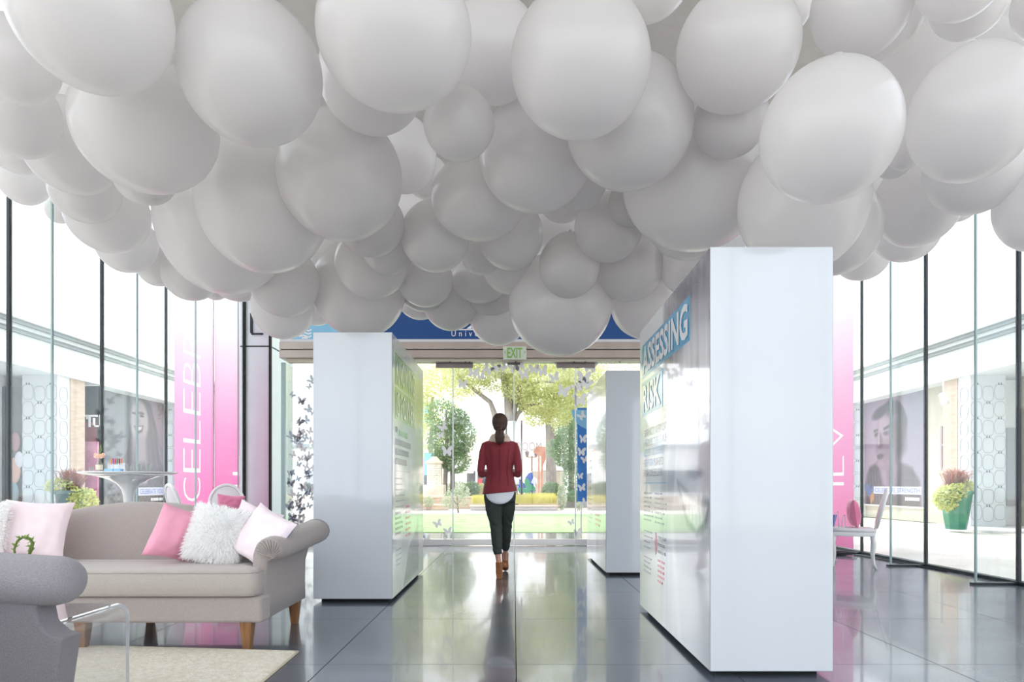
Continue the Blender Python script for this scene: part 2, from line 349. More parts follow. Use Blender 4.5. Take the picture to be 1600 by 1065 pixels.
# ---------------------------------------------------------------- floor of separate slabs
floor = structure('floor')
MB().box(-5.3, 5.3, -4.2, 13.8, -.12, -.012).build('joint_bed', m_grout, floor)
gx = [-5.2, -3.70, -2.44, -1.045, .012, 1.17, 2.36, 3.60, 4.82, 5.3]
gy = [-4.2, -2.47, -1.23, .01, 1.25, 2.49, 3.71, 4.97, 6.20, 7.45, 8.69, 9.93, 11.17, 12.4, 13.8]
for i in range(len(gx)-1):
    for j in range(len(gy)-1):
        MB().box(gx[i]+.0025, gx[i+1]-.0025, gy[j]+.0025, gy[j+1]-.0025, -.1, 0).build('floor_slab', m_slab, floor)
# ---------------------------------------------------------------- ceiling
sbuild(MB().box(-5.4, 5.4, -4.3, 13.8, 6.2, 6.5).build('ceiling', m_ceil))
# ---------------------------------------------------------------- glass side walls with fins
JY = [-3.84+1.5*k for k in range(11)]
for side, nm in ((-1, 'wall_left'), (1, 'wall_right')):
    wl = structure(nm); X = 5.05*side
    for k in range(len(JY)):
        y0 = JY[k]; y1 = JY[k]+1.5 if k < len(JY)-1 else 12.40
        if y1-y0 > .2: MB().box(X-.008, X+.008, y0+.012, y1-.012, .03, 6.2).build('glass_pane', m_glass, wl)
        MB().box(X-.016, X+.016, y0-.018, y0+.018, .02, 6.2).build('joint_seal', m_seal, wl)
        MB().box(min(X-.02*side, X-.43*side), max(X-.02*side, X-.43*side), y0-.009, y0+.009, .03, 6.2).build('glass_fin', m_fin, wl)
        xe = X-.43*side
        MB().box(xe-.008, xe+.008, y0-.012, y0+.012, .03, 6.2).build('fin_edge', m_finedge, wl)
        MB().box(min(X, X-.47*side), max(X, X-.47*side), y0-.03, y0+.03, 0, .022).build('fin_shoe', m_seal, wl)
    MB().box(X-.035, X+.035, -4.2, 12.4, 0, .035).build('floor_channel', m_seal, wl)
# small dark clips on the two nearest left mullions
# ---------------------------------------------------------------- rear wall of glass behind the camera
wb = structure('wall_back')
for k in range(7):
    x0 = -5.05+k*10.1/7
    MB().box(x0+.01, x0+10.1/7-.01, -4.2, -4.185, .03, 6.2).build('glass_pane', m_glass, wb)
    MB().box(x0-.02, x0+.02, -4.22, -4.16, 0, 6.2).build('mullion', m_seal, wb)
# ---------------------------------------------------------------- silver corner columns
for side, nm in ((-1, 'trim_1'), (1, 'trim_2')):
    tr = structure(nm)
    xa, xb = sorted((side*5.2, side*4.55))
    MB().box(xa, xb, 12.44, 13.7, 0, 3.575).build('metal_panel', m_silver, tr, bevel=.004)
    MB().box(xa, xb, 12.44, 13.7, 3.60, 6.2).build('metal_panel', m_silver, tr, bevel=.004)
    MB().box(xa+.01, xb-.01, 12.46, 13.68, 3.57, 3.61).build('panel_joint', m_black, tr)
    xi = side*4.55
    MB().box(xi-.018, xi+.018, 12.40, 12.47, 0, 3.8).build('corner_seal', m_black, tr)
    MB().box(side*5.03-.02, side*5.03+.02, 12.38, 12.45, 0, 6.2).build('corner_seal', m_black, tr)
    xn = side*4.9
    MB().box(min(xn, side*4.69), max(xn, side*4.69), 12.425, 12.445, 3.83, 4.2).build('vent_window', m_glass, tr)
    MB().box(xn-.02, xn+.02, 12.41, 12.445, 3.83, 4.2).build('vent_frame', m_seal, tr)
    MB().box(min(xn, side*4.69), max(xn, side*4.69), 12.41, 12.445, 3.80, 3.83).build('vent_frame', m_seal, tr)
# ---------------------------------------------------------------- entrance screen
YG = 10.92
wf = structure('wall_front')
xs = [-3.78, -2.9, -1.0, 1.01, 2.9, 3.78]
for a, b in zip(xs[:-1], xs[1:]):
    if a == -1.0: continue
    MB().box(a+.012, b-.012, YG-.006, YG+.006, .11, 3.0).build('glass_pane', m_glass, wf)
    MB().box(a+.004, b-.004, YG-.03, YG+.03, .0, .11).build('bottom_rail', m_steel, wf, bevel=.004)
m_joint = mat('pale_glass_joint', (.92, .95, .94), rough=.2)
for x in (-2.9, -1.0, 1.01, 2.9):
    MB().box(x-.010, x+.010, YG-.009, YG+.009, .11, 3.0).build('glass_joint', m_joint, wf)
for x in (-3.78, 3.78):
    MB().box(x-.006, x+.006, YG, 13.7, .03, 3.0).build('side_glass', m_glass, wf)
    MB().box(x-.03, x+.03, YG-.03, YG+.03, 0, 3.0).build('end_post', m_finedge, wf)
    MB().box(min(x, math.copysign(4.55, x)), max(x, math.copysign(4.55, x)), 13.6, 13.612, .03, 6.2).build('return_glass', m_glass, wf)
MB().box(-3.78, 3.78, YG-.20, YG+.14, 3.185, 3.30).build('header_panel', m_header, wf, bevel=.004)
MB().box(-3.78, 3.78, YG-.20, YG+.14, 3.045, 3.17).build('header_panel', m_header, wf, bevel=.004)
MB().box(-3.76, 3.76, YG-.18, YG+.12, 3.16, 3.19).build('header_joint', m_black, wf)
MB().box(-3.70, 3.78, YG-.12, YG+.08, 3.0, 3.046).build('head_track', mat('cream_track', (.84, .82, .74), rough=.5), wf)
MB().box(-3.78, 3.78, YG-.17, YG+.10, 3.30, 3.35).build('white_ledge', mat('white_paint', (.86, .86, .88), rough=.5), wf)
MB().box(-3.78, 3.78, YG-.04, YG+.1, 3.35, 6.2).build('upper_wall', mat('upper_wall_paint', (.75, .75, .76), rough=.6), wf)
for x0, x1 in ((-1.28, -.67), (.70, 1.33)):
    MB().box(x0, x1, YG-.016, YG+.016, 2.915, 3.005).build('patch_fitting', m_darksteel, wf, bevel=.003)
MB().box(-.11, .10, YG-.017, YG+.017, 2.965, 3.005).build('patch_fitting', m_darksteel, wf, bevel=.003)
for x in (-.79, -.72, -1.04, .98, 1.16, .03, 1.72):
    MB().lathe([(.012, 0), (.014, .01), (.010, .03), (0.002, .03)], (x, YG-.1, 2.99), n=10).build('track_bolt', m_seal, wf)
for n_, (a, b, hx) in enumerate(((-1.0, 0.0, -.125), (0.0, 1.01, .125))):
    d = structure('door_%d' % (n_+1), (a, YG, 0))
    MB().box(a+.012, b-.006, YG-.006, YG+.006, .11, 2.965).build('glass_pane', m_glass, d)
    MB().box(a+.006, b-.004, YG-.025, YG+.025, .012, .11).build('bottom_rail', m_steel, d, bevel=.004)
    MB().box(b-.008 if n_ == 0 else a, b if n_ == 0 else a+.008, YG-.009, YG+.009, .11, 2.965).build('glass_edge', m_joint, d)
    MB().tube([(hx, YG-.07, .84), (hx, YG-.07, 2.05)], .016, 12).tube([(hx, YG, 1.0), (hx, YG-.07, 1.0)], .01, 8).tube([(hx, YG, 1.9), (hx, YG-.07, 1.9)], .01, 8).build('pull_handle', m_steel, d, smooth=True)
# white butterflies stuck on the entrance glass
def butterfly(scale, c, rot, fold=1.0):
    L = [(0, .05), (.12, .30), (.34, .46), (.48, .42), (.46, .20), (.30, .02), (.38, -.10), (.34, -.30), (.18, -.38), (.04, -.16)]
    pts = L+[(-x*fold, y) for x, y in reversed(L[1:])]
    cr, sr = math.cos(rot), math.sin(rot)
    return [(c[0]+(x*cr-y*sr)*scale, c[1]+(x*sr+y*cr)*scale) for x, y in pts]
m_bf = mat('butterfly_film', (.88, .875, .89), rough=.6, translucent=.4, alpha=.8)
m_bfg = mat('butterfly_film_grey', (.76, .79, .83), rough=.6, translucent=.6, alpha=.55)
rb = random.Random(3)
spots = [(722,568,20),(739,582,22),(751,588,16),(762,577,20),(773,574,20),(786,573,18),(803,574,22),(818,585,22),(812,571,22),(834,577,20),(847,580,22),(866,590,20),(879,611,26),(873,568,20),(885,568,26),(905,569,18),(922,573,26),(912,590,26),(902,606,22),(915,600,24),(692,668,18),(688,680,15),(698,705,22),(722,600,18),(906,625,26),(700,830,16),(684,818,16),(902,832,16),(893,816,12),(656,835,22),(667,842,16),(693,845,12)]
for px, py, s in spots:
    x, z = WX(px, YG-.012), WZ(py, YG-.012)
    MB().prism(butterfly(s/F*YG*.9, (x, z), rb.uniform(-.6, .6), rb.uniform(.7, 1)), 'y', YG-.012, YG-.009).build('butterfly_decal', m_bf, wf)
for k in range(64):
    t = rb.random()**.75; py = 590+t*235; px = rb.uniform(452, 489)
    s = rb.uniform(9, 16); x, z = WX(px, YG-.012), WZ(py, YG-.012)
    MB().prism(butterfly(s/F*YG, (x, z), rb.uniform(-1, 1), rb.uniform(.5, 1)), 'y', YG-.012, YG-.009).build('butterfly_decal', m_bf if rb.random() < .55 else m_bfg, wf)
# ---------------------------------------------------------------- blue fascia banner above the doors
m_navy = mat('navy_print', (.0, .27, .53), rough=.45)
m_sky = mat('light_blue_print', (.53, .76, .88), rough=.45)
m_wprint = mat('white_print', (.93, .93, .94), rough=.45)
fb = thing('fascia_banner', 'long dark blue banner with white lettering above the glass entrance', 'banner', (0, YG-.06, 3.35))
MB().box(-3.75, 3.75, YG-.06, YG-.045, 3.352, 3.98).build('banner_sheet', m_navy, fb)
MB().prism([(-3.75, 3.353), (-2.55, 3.353), (-2.7, 3.62), (-3.05, 3.78), (-3.3, 3.78), (-3.75, 3.45)], 'y', YG-.064, YG-.061).build('light_blue_field', m_sky, fb)
wv = MB()
for k in range(3):
    z = 3.53-.05*k; x = -3.5
    wv.prism([(x, z), (x+.07, z+.02), (x+.15, z-.01), (x+.2, z+.01), (x+.2, z-.015), (x+.15, z-.035), (x+.07, z-.005), (x, z-.025)], 'y', YG-.068, YG-.065)
wv.prism([(-3.46, 3.38), (-3.36, 3.38), (-3.36, 3.40), (-3.40, 3.42), (-3.46, 3.40)], 'y', YG-.068, YG-.065)
wv.build('wave_mark', m_wprint, fb)
lettering('University', (WX(706, YG), YG-.066, WZ(529.5, YG)), (1, 0, 0), (0, 0, 1), .85, .125, m_wprint, fb, spacing=1.7)
MB().box(WX(712, YG), WX(800, YG), YG-.068, YG-.065, WZ(517, YG), WZ(515.6, YG)).prism([(WX(729, YG), WZ(515, YG)), (WX(737, YG), WZ(515, YG)), (WX(737, YG), WZ(509, YG))], 'y', YG-.068, YG-.065).build('underline_mark', m_wprint, fb)
# exit sign
YE = YG-.23
ex = thing('exit_sign', 'pale exit sign with green outlined letters and arrows on the entrance header', 'exit sign', (WX(804, YE), YE, WZ(563, YE)))
MB().box(WX(786, YE), WX(822.5, YE), YE, YE+.03, WZ(561.5, YE), WZ(541, YE)).build('sign_plate', mat('exit_plate', (.80, .84, .78), rough=.3), ex, bevel=.003)
lettering('EXIT', (WX(792.5, YE), YE-.003, WZ(559, YE)), (1, 0, 0), (0, 0, 1), WX(818, YE)-WX(792.5, YE)-.02, .165, mat('exit_green', (.52, .70, .34), rough=.4), ex, bold=.02)
for sx, x in ((-1, WX(790.5, YE)), (1, WX(818.5, YE))):
    z = WZ(550, YE)
    MB().prism([(x+sx*.025, z), (x, z+.03), (x, z+.018), (x+sx*.012, z), (x, z-.018), (x, z-.03)], 'y', YE-.004, YE-.001).build('arrow', MATS['exit_green'], ex)
# blue banner with butterflies standing at the doors
bb = thing('butterfly_banner', 'narrow bright blue banner with white butterflies beyond the glass, beside the far box', 'banner', (1.4, YG+.12, .3))
MB().box(WX(902, 11.05), 1.75, 11.04, 11.055, WZ(783, 11.05), WZ(637, 11.05)).build('banner_sheet', mat('bright_blue_print', (.0, .46, .80), rough=.5), bb)
cc = MB(); cx, cz = WX(926, 11.03), WZ(640, 11.03)
cc.prism([(x, z) for x, z in [(cx+.35*math.cos(t), cz+.0+.33*math.sin(t)) for t in [math.pi+math.pi*k/16 for k in range(17)]]], 'y', 11.03, 11.037); cc.build('pale_circle', mat('pale_blue_print', (.50, .76, .90), rough=.5), bb)
for px, py, s in ((909,650,15),(910,686,16),(908,706,16),(914,718,14),(906,744,12),(909,762,14),(914,785,14),(940,700,16),(950,735,16)):
    MB().prism(butterfly(s/F*11.02, (WX(px, 11.02), WZ(py, 11.02)), rb.uniform(-.7, .7), rb.uniform(.5, 1)), 'y', 11.02, 11.026).build('butterfly_print', m_wprint, bb)
for x in (1.12, 1.68):
    MB().tube([(x, 11.09, 2.3), (x, 11.09, 0.02)], .012, 8).tube([(x, 10.99, .012), (x, 11.25, .012)], .012, 8).build('stand_pole', m_steel, bb)
# ---------------------------------------------------------------- pink graphics on the side glass
m_pink = bpy.data.materials.new('pink_film'); m_pink.use_nodes = True; _t = m_pink.node_tree; _p = _t.nodes['Principled BSDF']
_g = _t.nodes.new('ShaderNodeNewGeometry'); _s = _t.nodes.new('ShaderNodeSeparateXYZ'); _r = _t.nodes.new('ShaderNodeValToRGB'); _mr = _t.nodes.new('ShaderNodeMapRange')
_mr.inputs['From Max'].default_value = 4.5; _t.links.new(_g.outputs['Position'], _s.inputs[0]); _t.links.new(_s.outputs['Z'], _mr.inputs['Value']); _t.links.new(_mr.outputs[0], _r.inputs[0])
_e = _r.color_ramp.elements; _e[0].position = .12; _e[0].color = (*lin((.97, .70, .85)), 1); _e[1].position = .86; _e[1].color = (*lin((.99, .96, .98)), 1)
_x = _r.color_ramp.elements.new(.42); _x.color = (*lin((.98, .79, .90)), 1); _x = _r.color_ramp.elements.new(.62); _x.color = (*lin((.99, .88, .94)), 1)
_t.links.new(_r.outputs[0], _p.inputs['Base Color']); _p.inputs['Roughness'].default_value = .25
_tr = _t.nodes.new('ShaderNodeBsdfTranslucent'); _t.links.new(_r.outputs[0], _tr.inputs[0]); _mx = _t.nodes.new('ShaderNodeMixShader'); _mx.inputs[0].default_value = .8
_t.links.new(_p.outputs[0], _mx.inputs[1]); _t.links.new(_tr.outputs[0], _mx.inputs[2]); _t.links.new(_mx.outputs[0], _t.nodes['Material Output'].inputs[0])
m_film_white = mat('white_film', (1, 1, 1), rough=.4, translucent=.7)
for side, lab, txt in ((-1, 'tall pink fading graphic with upright white lettering on the left glass wall', 'CELEBRATE'), (1, 'tall pink fading graphic on the right glass wall beyond the white chair', 'ILV')):
    X = 5.03*side; xi = X-.006*side
    pg = thing('pink_graphic', lab, 'window graphic', (X, 9.87, 0))
    films = [MB().box(min(X, X-.004*side), max(X, X-.004*side), y0, y1, .05, 4.75).build('film_panel', m_pink, pg) for y0, y1 in ((9.86, 11.135), (11.185, 12.22))]
    xl = X-.002*side
    if side < 0:
        # reads from the floor upwards, tops of the letters towards the camera end
        for q, ch_ in enumerate(txt): lettering(ch_, (xl, 10.68, .74+.455*q), (0, 0, 1), (0, -1, 0), .37, .56, m_film_white, pg, name='letter', depth=-.001, bold=-.018)
        for q, ch_ in enumerate('IL'): lettering(ch_, (xl, 12.2, .95+.22*q), (0, 0, 1), (0, -1, 0), (.05, .36)[q], .30, m_film_white, pg, name='letter', depth=-.001, bold=-.018)
    else:
        for q, (ch_, z_, w_) in enumerate((('I', .99, .05), ('L', 1.14, .30), ('V', 1.55, .40))): lettering(ch_, (xl, 10.14, z_), (0, 0, 1), (0, 1, 0), w_, .5, m_film_white, pg, name='letter', depth=.001, bold=-.018)
    for l_ in [o for o in pg.children if o.name.startswith('letter')]:
        sol = l_.copy(); sol.data = l_.data.copy(); COL.objects.link(sol); md = sol.modifiers.new('s', 'SOLIDIFY'); md.thickness = .04; md.offset = 0
        for fo in films:
            bo = fo.modifiers.new('b', 'BOOLEAN'); bo.object = sol; bo.operation = 'DIFFERENCE'; bo.solver = 'EXACT'; bo.use_self = True
            me = bpy.data.meshes.new_from_object(fo.evaluated_get(bpy.context.evaluated_depsgraph_get())); fo.modifiers.clear()
            if len(me.polygons) > 5: fo.data = me
        bpy.data.objects.remove(sol)
# ---------------------------------------------------------------- ground outside
sbuild(MB().box(-60, 60, -40, 90, -.3, -.13).build('ground', m_conc))
pv = structure('pavement')
for x0, x1, y0, y1 in ((-60, -5.35, -30, 26.5), (5.35, 60, -30, 26.5), (-5.35, 5.35, -30, -4.25), (-5.35, 5.35, 13.75, 26.5)):
    pass
sbuild(MB().box(-60, -5.3, -30, 26.6, -.12, -.02).box(5.3, 60, -30, 26.6, -.12, -.02).box(-5.3, 5.3, -30, -4.2, -.12, -.02).box(-5.3, 5.3, 13.8, 26.6, -.12, -.02).build('plaza', m_conc))
bpy.data.objects.remove(pv)
lawn = MB().box(-5.5, 5.5, 14.0, 22.6, -.02, .005)
lo = lawn.build('lawn', m_lawn); lo['kind'] = 'structure'
# ---------------------------------------------------------------- exhibit boxes
def exhibit_box(x0, x1, y0, y1, z1, label):
    t = thing('exhibit_box', label, 'display box', ((x0+x1)/2, (y0+y1)/2, 0))
    MB().box(x0, x1, y0, y1, .03, z1).build('body', m_white, t, bevel=.006)
    MB().box(x0+.05, x1-.05, y0+.08, y1-.06, 0, .032).build('plinth', m_black, t)
    return t
bx1 = exhibit_box(1.019, 1.658, 3.455, 5.377, 2.236, 'nearest tall white exhibit box, blue-banded title and printed portrait on its side')
bx2 = exhibit_box(-1.705, -1.033, 5.65, 7.57, 2.295, 'tall white exhibit box at the left with a green-banded title on its side')
bx3 = exhibit_box(1.016, 1.66, 7.34, 9.26, 2.26, 'farthest white exhibit box, standing beside the glass doors')
m_print = attr_mat('gloss_print', rough=.12, coat=.6)
# portrait side of the nearest box: u runs from the far end to the near end
def elder(u, v):
    p = Paint(u, v, .86, (.90, .91, .93))
    p.poly([(.46, .0), (1.01, -.01), (1.01, .30), (.74, .22), (.60, .32), (.50, .40), (.40, .32)], (.54, .53, .57), .05)
    p.poly([(.60, -.01), (1.01, -.01), (1.01, .16), (.80, .14), (.66, .24)], (.44, .43, .48), .05)
    p.ell(.84, .46, .30, .34, (.83, .83, .86), .25)
    p.ell(.84, .30, .24, .12, (.87, .87, .90), .3)
    p.poly([(.36, .36), (.50, .34), (.52, .62), (.40, .95), (.34, .80)], (.72, .74, .76), .05)
    for a, b in ((.70, .40), (.95, .40)):
        p.ell(a, b-.035, .09, .012, (.60, .60, .65), .5, -.1); p.ell(a, b, .065, .020, (.62, .63, .68), .4); p.ell(a, b, .022, .014, (.35, .37, .42), .3)
    p.poly([(.80, .40), (.86, .40), (.90, .52), (.78, .53)], (.78, .78, .82), .03)
    p.ell(.84, .53, .08, .015, (.62, .62, .67), .5)
    for k in range(5): p.ell(.60-.02*k, .50+.01*k, .012, .09, (.70, .71, .75), .6, .15)
    p.poly([(.64, .55), (.80, .585), (1.0, .60), (.98, .655), (.88, .69), (.76, .665)], (.52, .53, .58), .012)
    p.poly([(.67, .565), (.80, .598), (.98, .612), (.95, .648), (.87, .675), (.77, .65)], (.95, .95, .96), .008)
    for k in range(7): p.poly([(.70+.04*k, .575), (.704+.04*k, .575), (.71+.04*k, .665), (.706+.04*k, .665)], (.72, .73, .76), .003)
    p.ell(.84, .76, .2, .03, (.74, .75, .79), .8)
    p.poly([(.44, .60), (.50, .60), (.56, 1.0), (.46, 1.0)], (.80, .83, .87), .03)
    p.poly([(.54, .66), (.58, .66), (.70, 1.0), (.64, 1.0)], (.96, .96, .98), .02)
    p.noise(.10, 22, 3, 2, mask=((p.v < .34) & (p.u > .38))*1.0 + ((p.u > .36) & (p.u < .56))*.5)
    p.poly([(-.1, -.1), (.42, -.1), (.40, 1.1), (-.1, 1.1)], (.90, .92, .93), .03)
    return p.c
XL = 1.019-.0015
print_panel('portrait_print', (XL, 5.372, .034), (0, -1, 0), (0, 0, 1), 1.912, 2.196, 150, 200, elder, m_print, bx1)
m_band = mat('blue_band', (.20, .62, .80), rough=.15, coat=.6)
m_band_g = mat('green_band', (.36, .70, .38), rough=.15, coat=.6)
m_ink = mat('grey_ink', (.52, .53, .57), rough=.12, coat=.6); m_ink_b = mat('blue_ink', (.35, .66, .85), rough=.12, coat=.6)
m_ink_r = mat('red_ink', (.90, .50, .60), rough=.12, coat=.6); m_ink_l = mat('light_ink', (.70, .72, .76), rough=.12, coat=.6); m_paper = mat('white_letters', (.95, .96, .97), rough=.15, coat=.6)
def bandq(mb, X, ya, yb, za, zb, d):
    mb.box(min(X, X+d), max(X, X+d), min(ya, yb), max(ya, yb), za, zb); return mb
bandq(MB(), XL, 5.27, 3.85, 1.835, 2.095, -.002).build('title_band', m_band, bx1)
bandq(MB(), XL, 5.27, 4.55, 1.535, 1.80, -.002).build('title_band', m_band, bx1)
lettering('ASSESSING', (XL-.003, 5.24, 1.86), (0, -1, 0), (0, 0, 1), 1.36, .21, m_paper, bx1, bold=.03)
lettering('RISK', (XL-.003, 5.24, 1.56), (0, -1, 0), (0, 0, 1), .64, .215, m_paper, bx1, bold=.03)
for i, (s, mm, wd) in enumerate((('CERTAIN FACTORS MAY PUT YOU AT', m_ink, .74), ('A HIGHER RISK FOR BREAST CANCER.', m_ink, .76), ('ASSESSMENT AND YOUR BREAST', m_ink_b, .70), ('HEALTH PROGRAM', m_ink_b, .38), ('EVALUATE YOUR LEVEL OF RISK.', m_ink, .66))):
    lettering(s, (XL-.003, 5.20, 1.37-.077*i), (0, -1, 0), (0, 0, 1), wd, .055, mm, bx1)
lettering('CAN HELP YOU', (XL-.003, 4.80, 1.37-.077*3), (0, -1, 0), (0, 0, 1), .27, .055, m_ink, bx1)
bandq(MB(), XL, 5.2, 4.42, 1.012, 1.016, -.003).build('rule_line', m_ink_b, bx1)
def textlines(mb, X, y0, sgn, w_, z0, n, dz, h, r, d):
    for k in range(n):
        x = 0; L = w_*r.uniform(.6, 1)
        while x < L:
            ww = r.uniform(.015, .05); e = min(x+ww, L)
            mb.box(min(X, X+d), max(X, X+d), min(y0+sgn*x, y0+sgn*e), max(y0+sgn*x, y0+sgn*e), z0-dz*k, z0-dz*k+h); x += ww+.01
r_ = random.Random(5); t1 = MB(); t2 = MB(); t3 = MB()
textlines(t1, XL, 5.2, -1, .34, .93, 7, .034, .014, r_, -.003); textlines(t1, XL, 4.80, -1, .36, .93, 7, .034, .014, r_, -.003)
textlines(t1, XL, 5.2, -1, .30, .64, 4, .04, .012, r_, -.003); textlines(t1, XL, 5.2, -1, .30, .44, 4, .036, .012, r_, -.003)
textlines(t3, XL, 4.70, -1, .26, .62, 3, .05, .022, r_, -.003); textlines(t2, XL, 4.70, -1, .24, .46, 5, .036, .016, r_, -.003)
stuff(t1.build('body_text', m_ink_l, bx1)); stuff(t3.build('body_text', m_ink, bx1)); stuff(t2.build('red_text', m_ink_r, bx1))
MB().prism([(4.80, .60), (4.77, .66), (4.74, .60), (4.745, .54), (4.77, .50), (4.795, .54)], 'x', XL-.003, XL).build('ribbon_mark', m_ink_r, bx1)
# second box, right face: u runs from the near end to the far end
XR = -1.033+.0015
def meadow(u, v):
    p = Paint(u, v, .84, (.86, .90, .89))
    p.poly([(.62, .10), (1.0, .06), (1.01, .55), (.7, .6)], (.80, .86, .78), .1)
    p.ell(.86, .30, .13, .20, (.76, .83, .62), .6); p.ell(.92, .52, .12, .10, (.84, .88, .80), .6)
    p.poly([(.72, .78), (.80, .70), (.80, .97), (.30, .99), (.44, .86)], (.45, .52, .56), .012)
    p.ell(.83, .58, .07, .015, (.55, .60, .60), .5)
    p.noise(.05, 6, 5, 5)
    return p.c
print_panel('meadow_print', (XR, 5.655, .034), (0, 1, 0), (0, 0, 1), 1.91, 2.255, 90, 110, meadow, m_print, bx2)
bandq(MB(), XR, 5.78, 6.90, 1.875, 2.15, .002).build('title_band', m_band_g, bx2)
bandq(MB(), XR, 5.78, 6.90, 1.575, 1.85, .002).build('title_band', m_band_g, bx2)
lettering('KNOWING', (XR+.003, 5.82, 1.90), (0, 1, 0), (0, 0, 1), 1.05, .225, m_paper, bx2, bold=.01)
lettering('IS POWER', (XR+.003, 5.82, 1.60), (0, 1, 0), (0, 0, 1), 1.05, .225, m_paper, bx2, bold=.01)
t1 = MB(); t2 = MB(); t3 = MB(); t4 = MB()
textlines(t3, XR, 5.80, 1, .12, 1.46, 1, .1, .05, r_, .003); textlines(t4, XR, 5.98, 1, .55, 1.44, 1, .1, .055, r_, .003)
textlines(t3, XR, 5.80, 1, .85, 1.35, 3, .085, .055, r_, .003)
textlines(t1, XR, 5.80, 1, .5, 1.05, 6, .05, .012, r_, .003); textlines(t3, XR, 5.80, 1, .4, .74, 5, .045, .02, r_, .003)
textlines(t2, XR, 6.35, 1, .35, .78, 6, .055, .022, r_, .003); textlines(t1, XR, 5.85, 1, .3, .42, 4, .045, .01, r_, .003)
stuff(t1.build('body_text', m_ink_l, bx2)); stuff(t3.build('body_text', m_ink, bx2)); stuff(t2.build('red_text', m_ink_r, bx2)); t4.build('green_text', m_band_g, bx2)
bandq(MB(), XR, 5.80, 6.6, 1.12, 1.124, .003).build('rule_line', m_ink_l, bx2)
# third box, left face
XT = 1.016-.0015
def bark(u, v):
    p = Paint(u, v, .85, (.90, .92, .92)); p.ell(.7, .45, .3, .3, (.80, .84, .82), .6); p.ell(.75, .72, .2, .25, (.84, .86, .82), .5); p.noise(.06, 5, 4, 9); return p.c
print_panel('pale_print', (XT, 9.255, .034), (0, -1, 0), (0, 0, 1), 1.91, 2.22, 60, 70, bark, m_print, bx3)
t1 = MB(); t2 = MB()
textlines(t1, XT, 9.1, -1, .5, 1.3, 5, .09, .03, r_, -.003); textlines(t1, XT, 9.1, -1, .5, .8, 6, .06, .014, r_, -.003); textlines(t2, XT, 8.3, -1, .5, .62, 3, .06, .03, r_, -.003)
stuff(t1.build('body_text', m_ink_l, bx3)); stuff(t2.build('red_text', m_ink_r, bx3))
bandq(MB(), XT, 9.2, 8.25, 1.425, 1.445, -.003).build('rule_line', m_ink_r, bx3)

# ---------------------------------------------------------------- balloons
m_balloon = mat('latex_white', (.93, .922, .922), rough=.28, translucent=.52, spec=.5, coat=.45, bump=.02, bscale=3)
prof = []
for k in range(33):
    ph = -math.pi/2+math.pi*k/32
    r = math.cos(ph); z = math.sin(ph)
    if z > 0: r *= 1-.05*z*z; z *= 1.03
    prof.append((max(.012, r), z))
prof = prof[:-1]+[(.05, 1.035), (.03, 1.06), (.035, 1.09), (.07, 1.12), (.02, 1.125)]
bmesh_data = MB().lathe(prof, n=48).mesh('balloon', smooth=True); bmesh_data.materials.append(m_balloon)
rbl = random.Random(11)
for x, y, z, rx, ry, rz, lab in BALLOONS:
    o = bpy.data.objects.new('balloon', bmesh_data); COL.objects.link(o)
    o.location = (x, y, z); o.scale = (rx, ry, rz)
    o.rotation_euler = (rbl.uniform(-.12, .12), rbl.uniform(-.12, .12), rbl.uniform(0, 6.28)) if abs(rx-rz) < .03 else (0, 0, 0)
    tag(o, lab if 'white' in lab else lab.replace('balloon', 'white balloon', 1), 'balloon', 'white balloons in the ceiling cloud')
# ---------------------------------------------------------------- upholstered sofa
m_linen = mat('grey_linen', (.665, .625, .61), rough=.85, var=.07, scale=220, bump=.35, bscale=260, sheen=.3, stretch=(1, 1, .35))
m_linen2 = mat('grey_linen_seat', (.715, .68, .655), rough=.85, var=.06, scale=220, bump=.3, bscale=260, sheen=.3, stretch=(.35, 1, 1))  # same linen in a lighter tone, the bright seat top put into the colour
m_wood = mat('walnut_leg', (.45, .31, .20), rough=.4, col2=(.60, .43, .28), scale=12, stretch=(4, 4, .6))
SX, SY = -2.62, 4.0
sofa = thing('sofa', 'long taupe linen sofa with humped back, rolled arms and tapered wooden legs', 'sofa', (SX, SY+.45, 0))
base = MB().prism([(SX-1.10, SY+.01), (SX+1.10, SY+.01), (SX+1.11, SY+.13), (SX+1.08, SY+.17), (SX+1.07, SY+.86), (SX-1.07, SY+.86), (SX-1.08, SY+.17), (SX-1.11, SY+.13)], 'z', .165, .325)
base.build('seat_base', m_linen, sofa, bevel=.022, seg=3)
# T-shaped seat cushion with a crowned top
cush = MB(); out = []
def tprof():
    pts = []
    W1, W2 = 1.075, .965; y0, y1, y2 = SY-.02, SY+.14, SY+.62
    for a in range(5): t = math.pi*1.5-math.pi/2*a/4-math.pi/2*0; pts.append((SX-W1+.05+.05*math.cos(math.pi+math.pi/2*a/4), y0+.05+.05*math.sin(math.pi+math.pi/2*a/4)))
    for a in range(5): pts.append((SX+W1-.05+.05*math.cos(-math.pi/2+math.pi/2*a/4), y0+.05+.05*math.sin(-math.pi/2+math.pi/2*a/4)))
    pts += [(SX+W1, y1-.03), (SX+W1-.02, y1), (SX+W2+.01, y1+.01), (SX+W2, y1+.04), (SX+W2, y2), (SX-W2, y2), (SX-W2, y1+.04), (SX-W2-.01, y1+.01), (SX-W1+.02, y1), (SX-W1, y1-.03)]
    return pts
tp = tprof(); cxm, cym = SX, SY+.3
def inset(p, d):
    res = []
    for x, y in p:
        res.append((x-d*math.copysign(1, x-cxm), y-(d if y > cym else -d)))
    return res
rings = []
for z, d in ((.326, .03), (.333, .012), (.35, .002), (.40, -.004), (.45, .002), (.472, .012), (.482, .035), (.488, .08)):
    rings.append([(x, y, z+(.006*math.sin(x*7) if z > .47 else 0)) for x, y in inset(tp, d)])
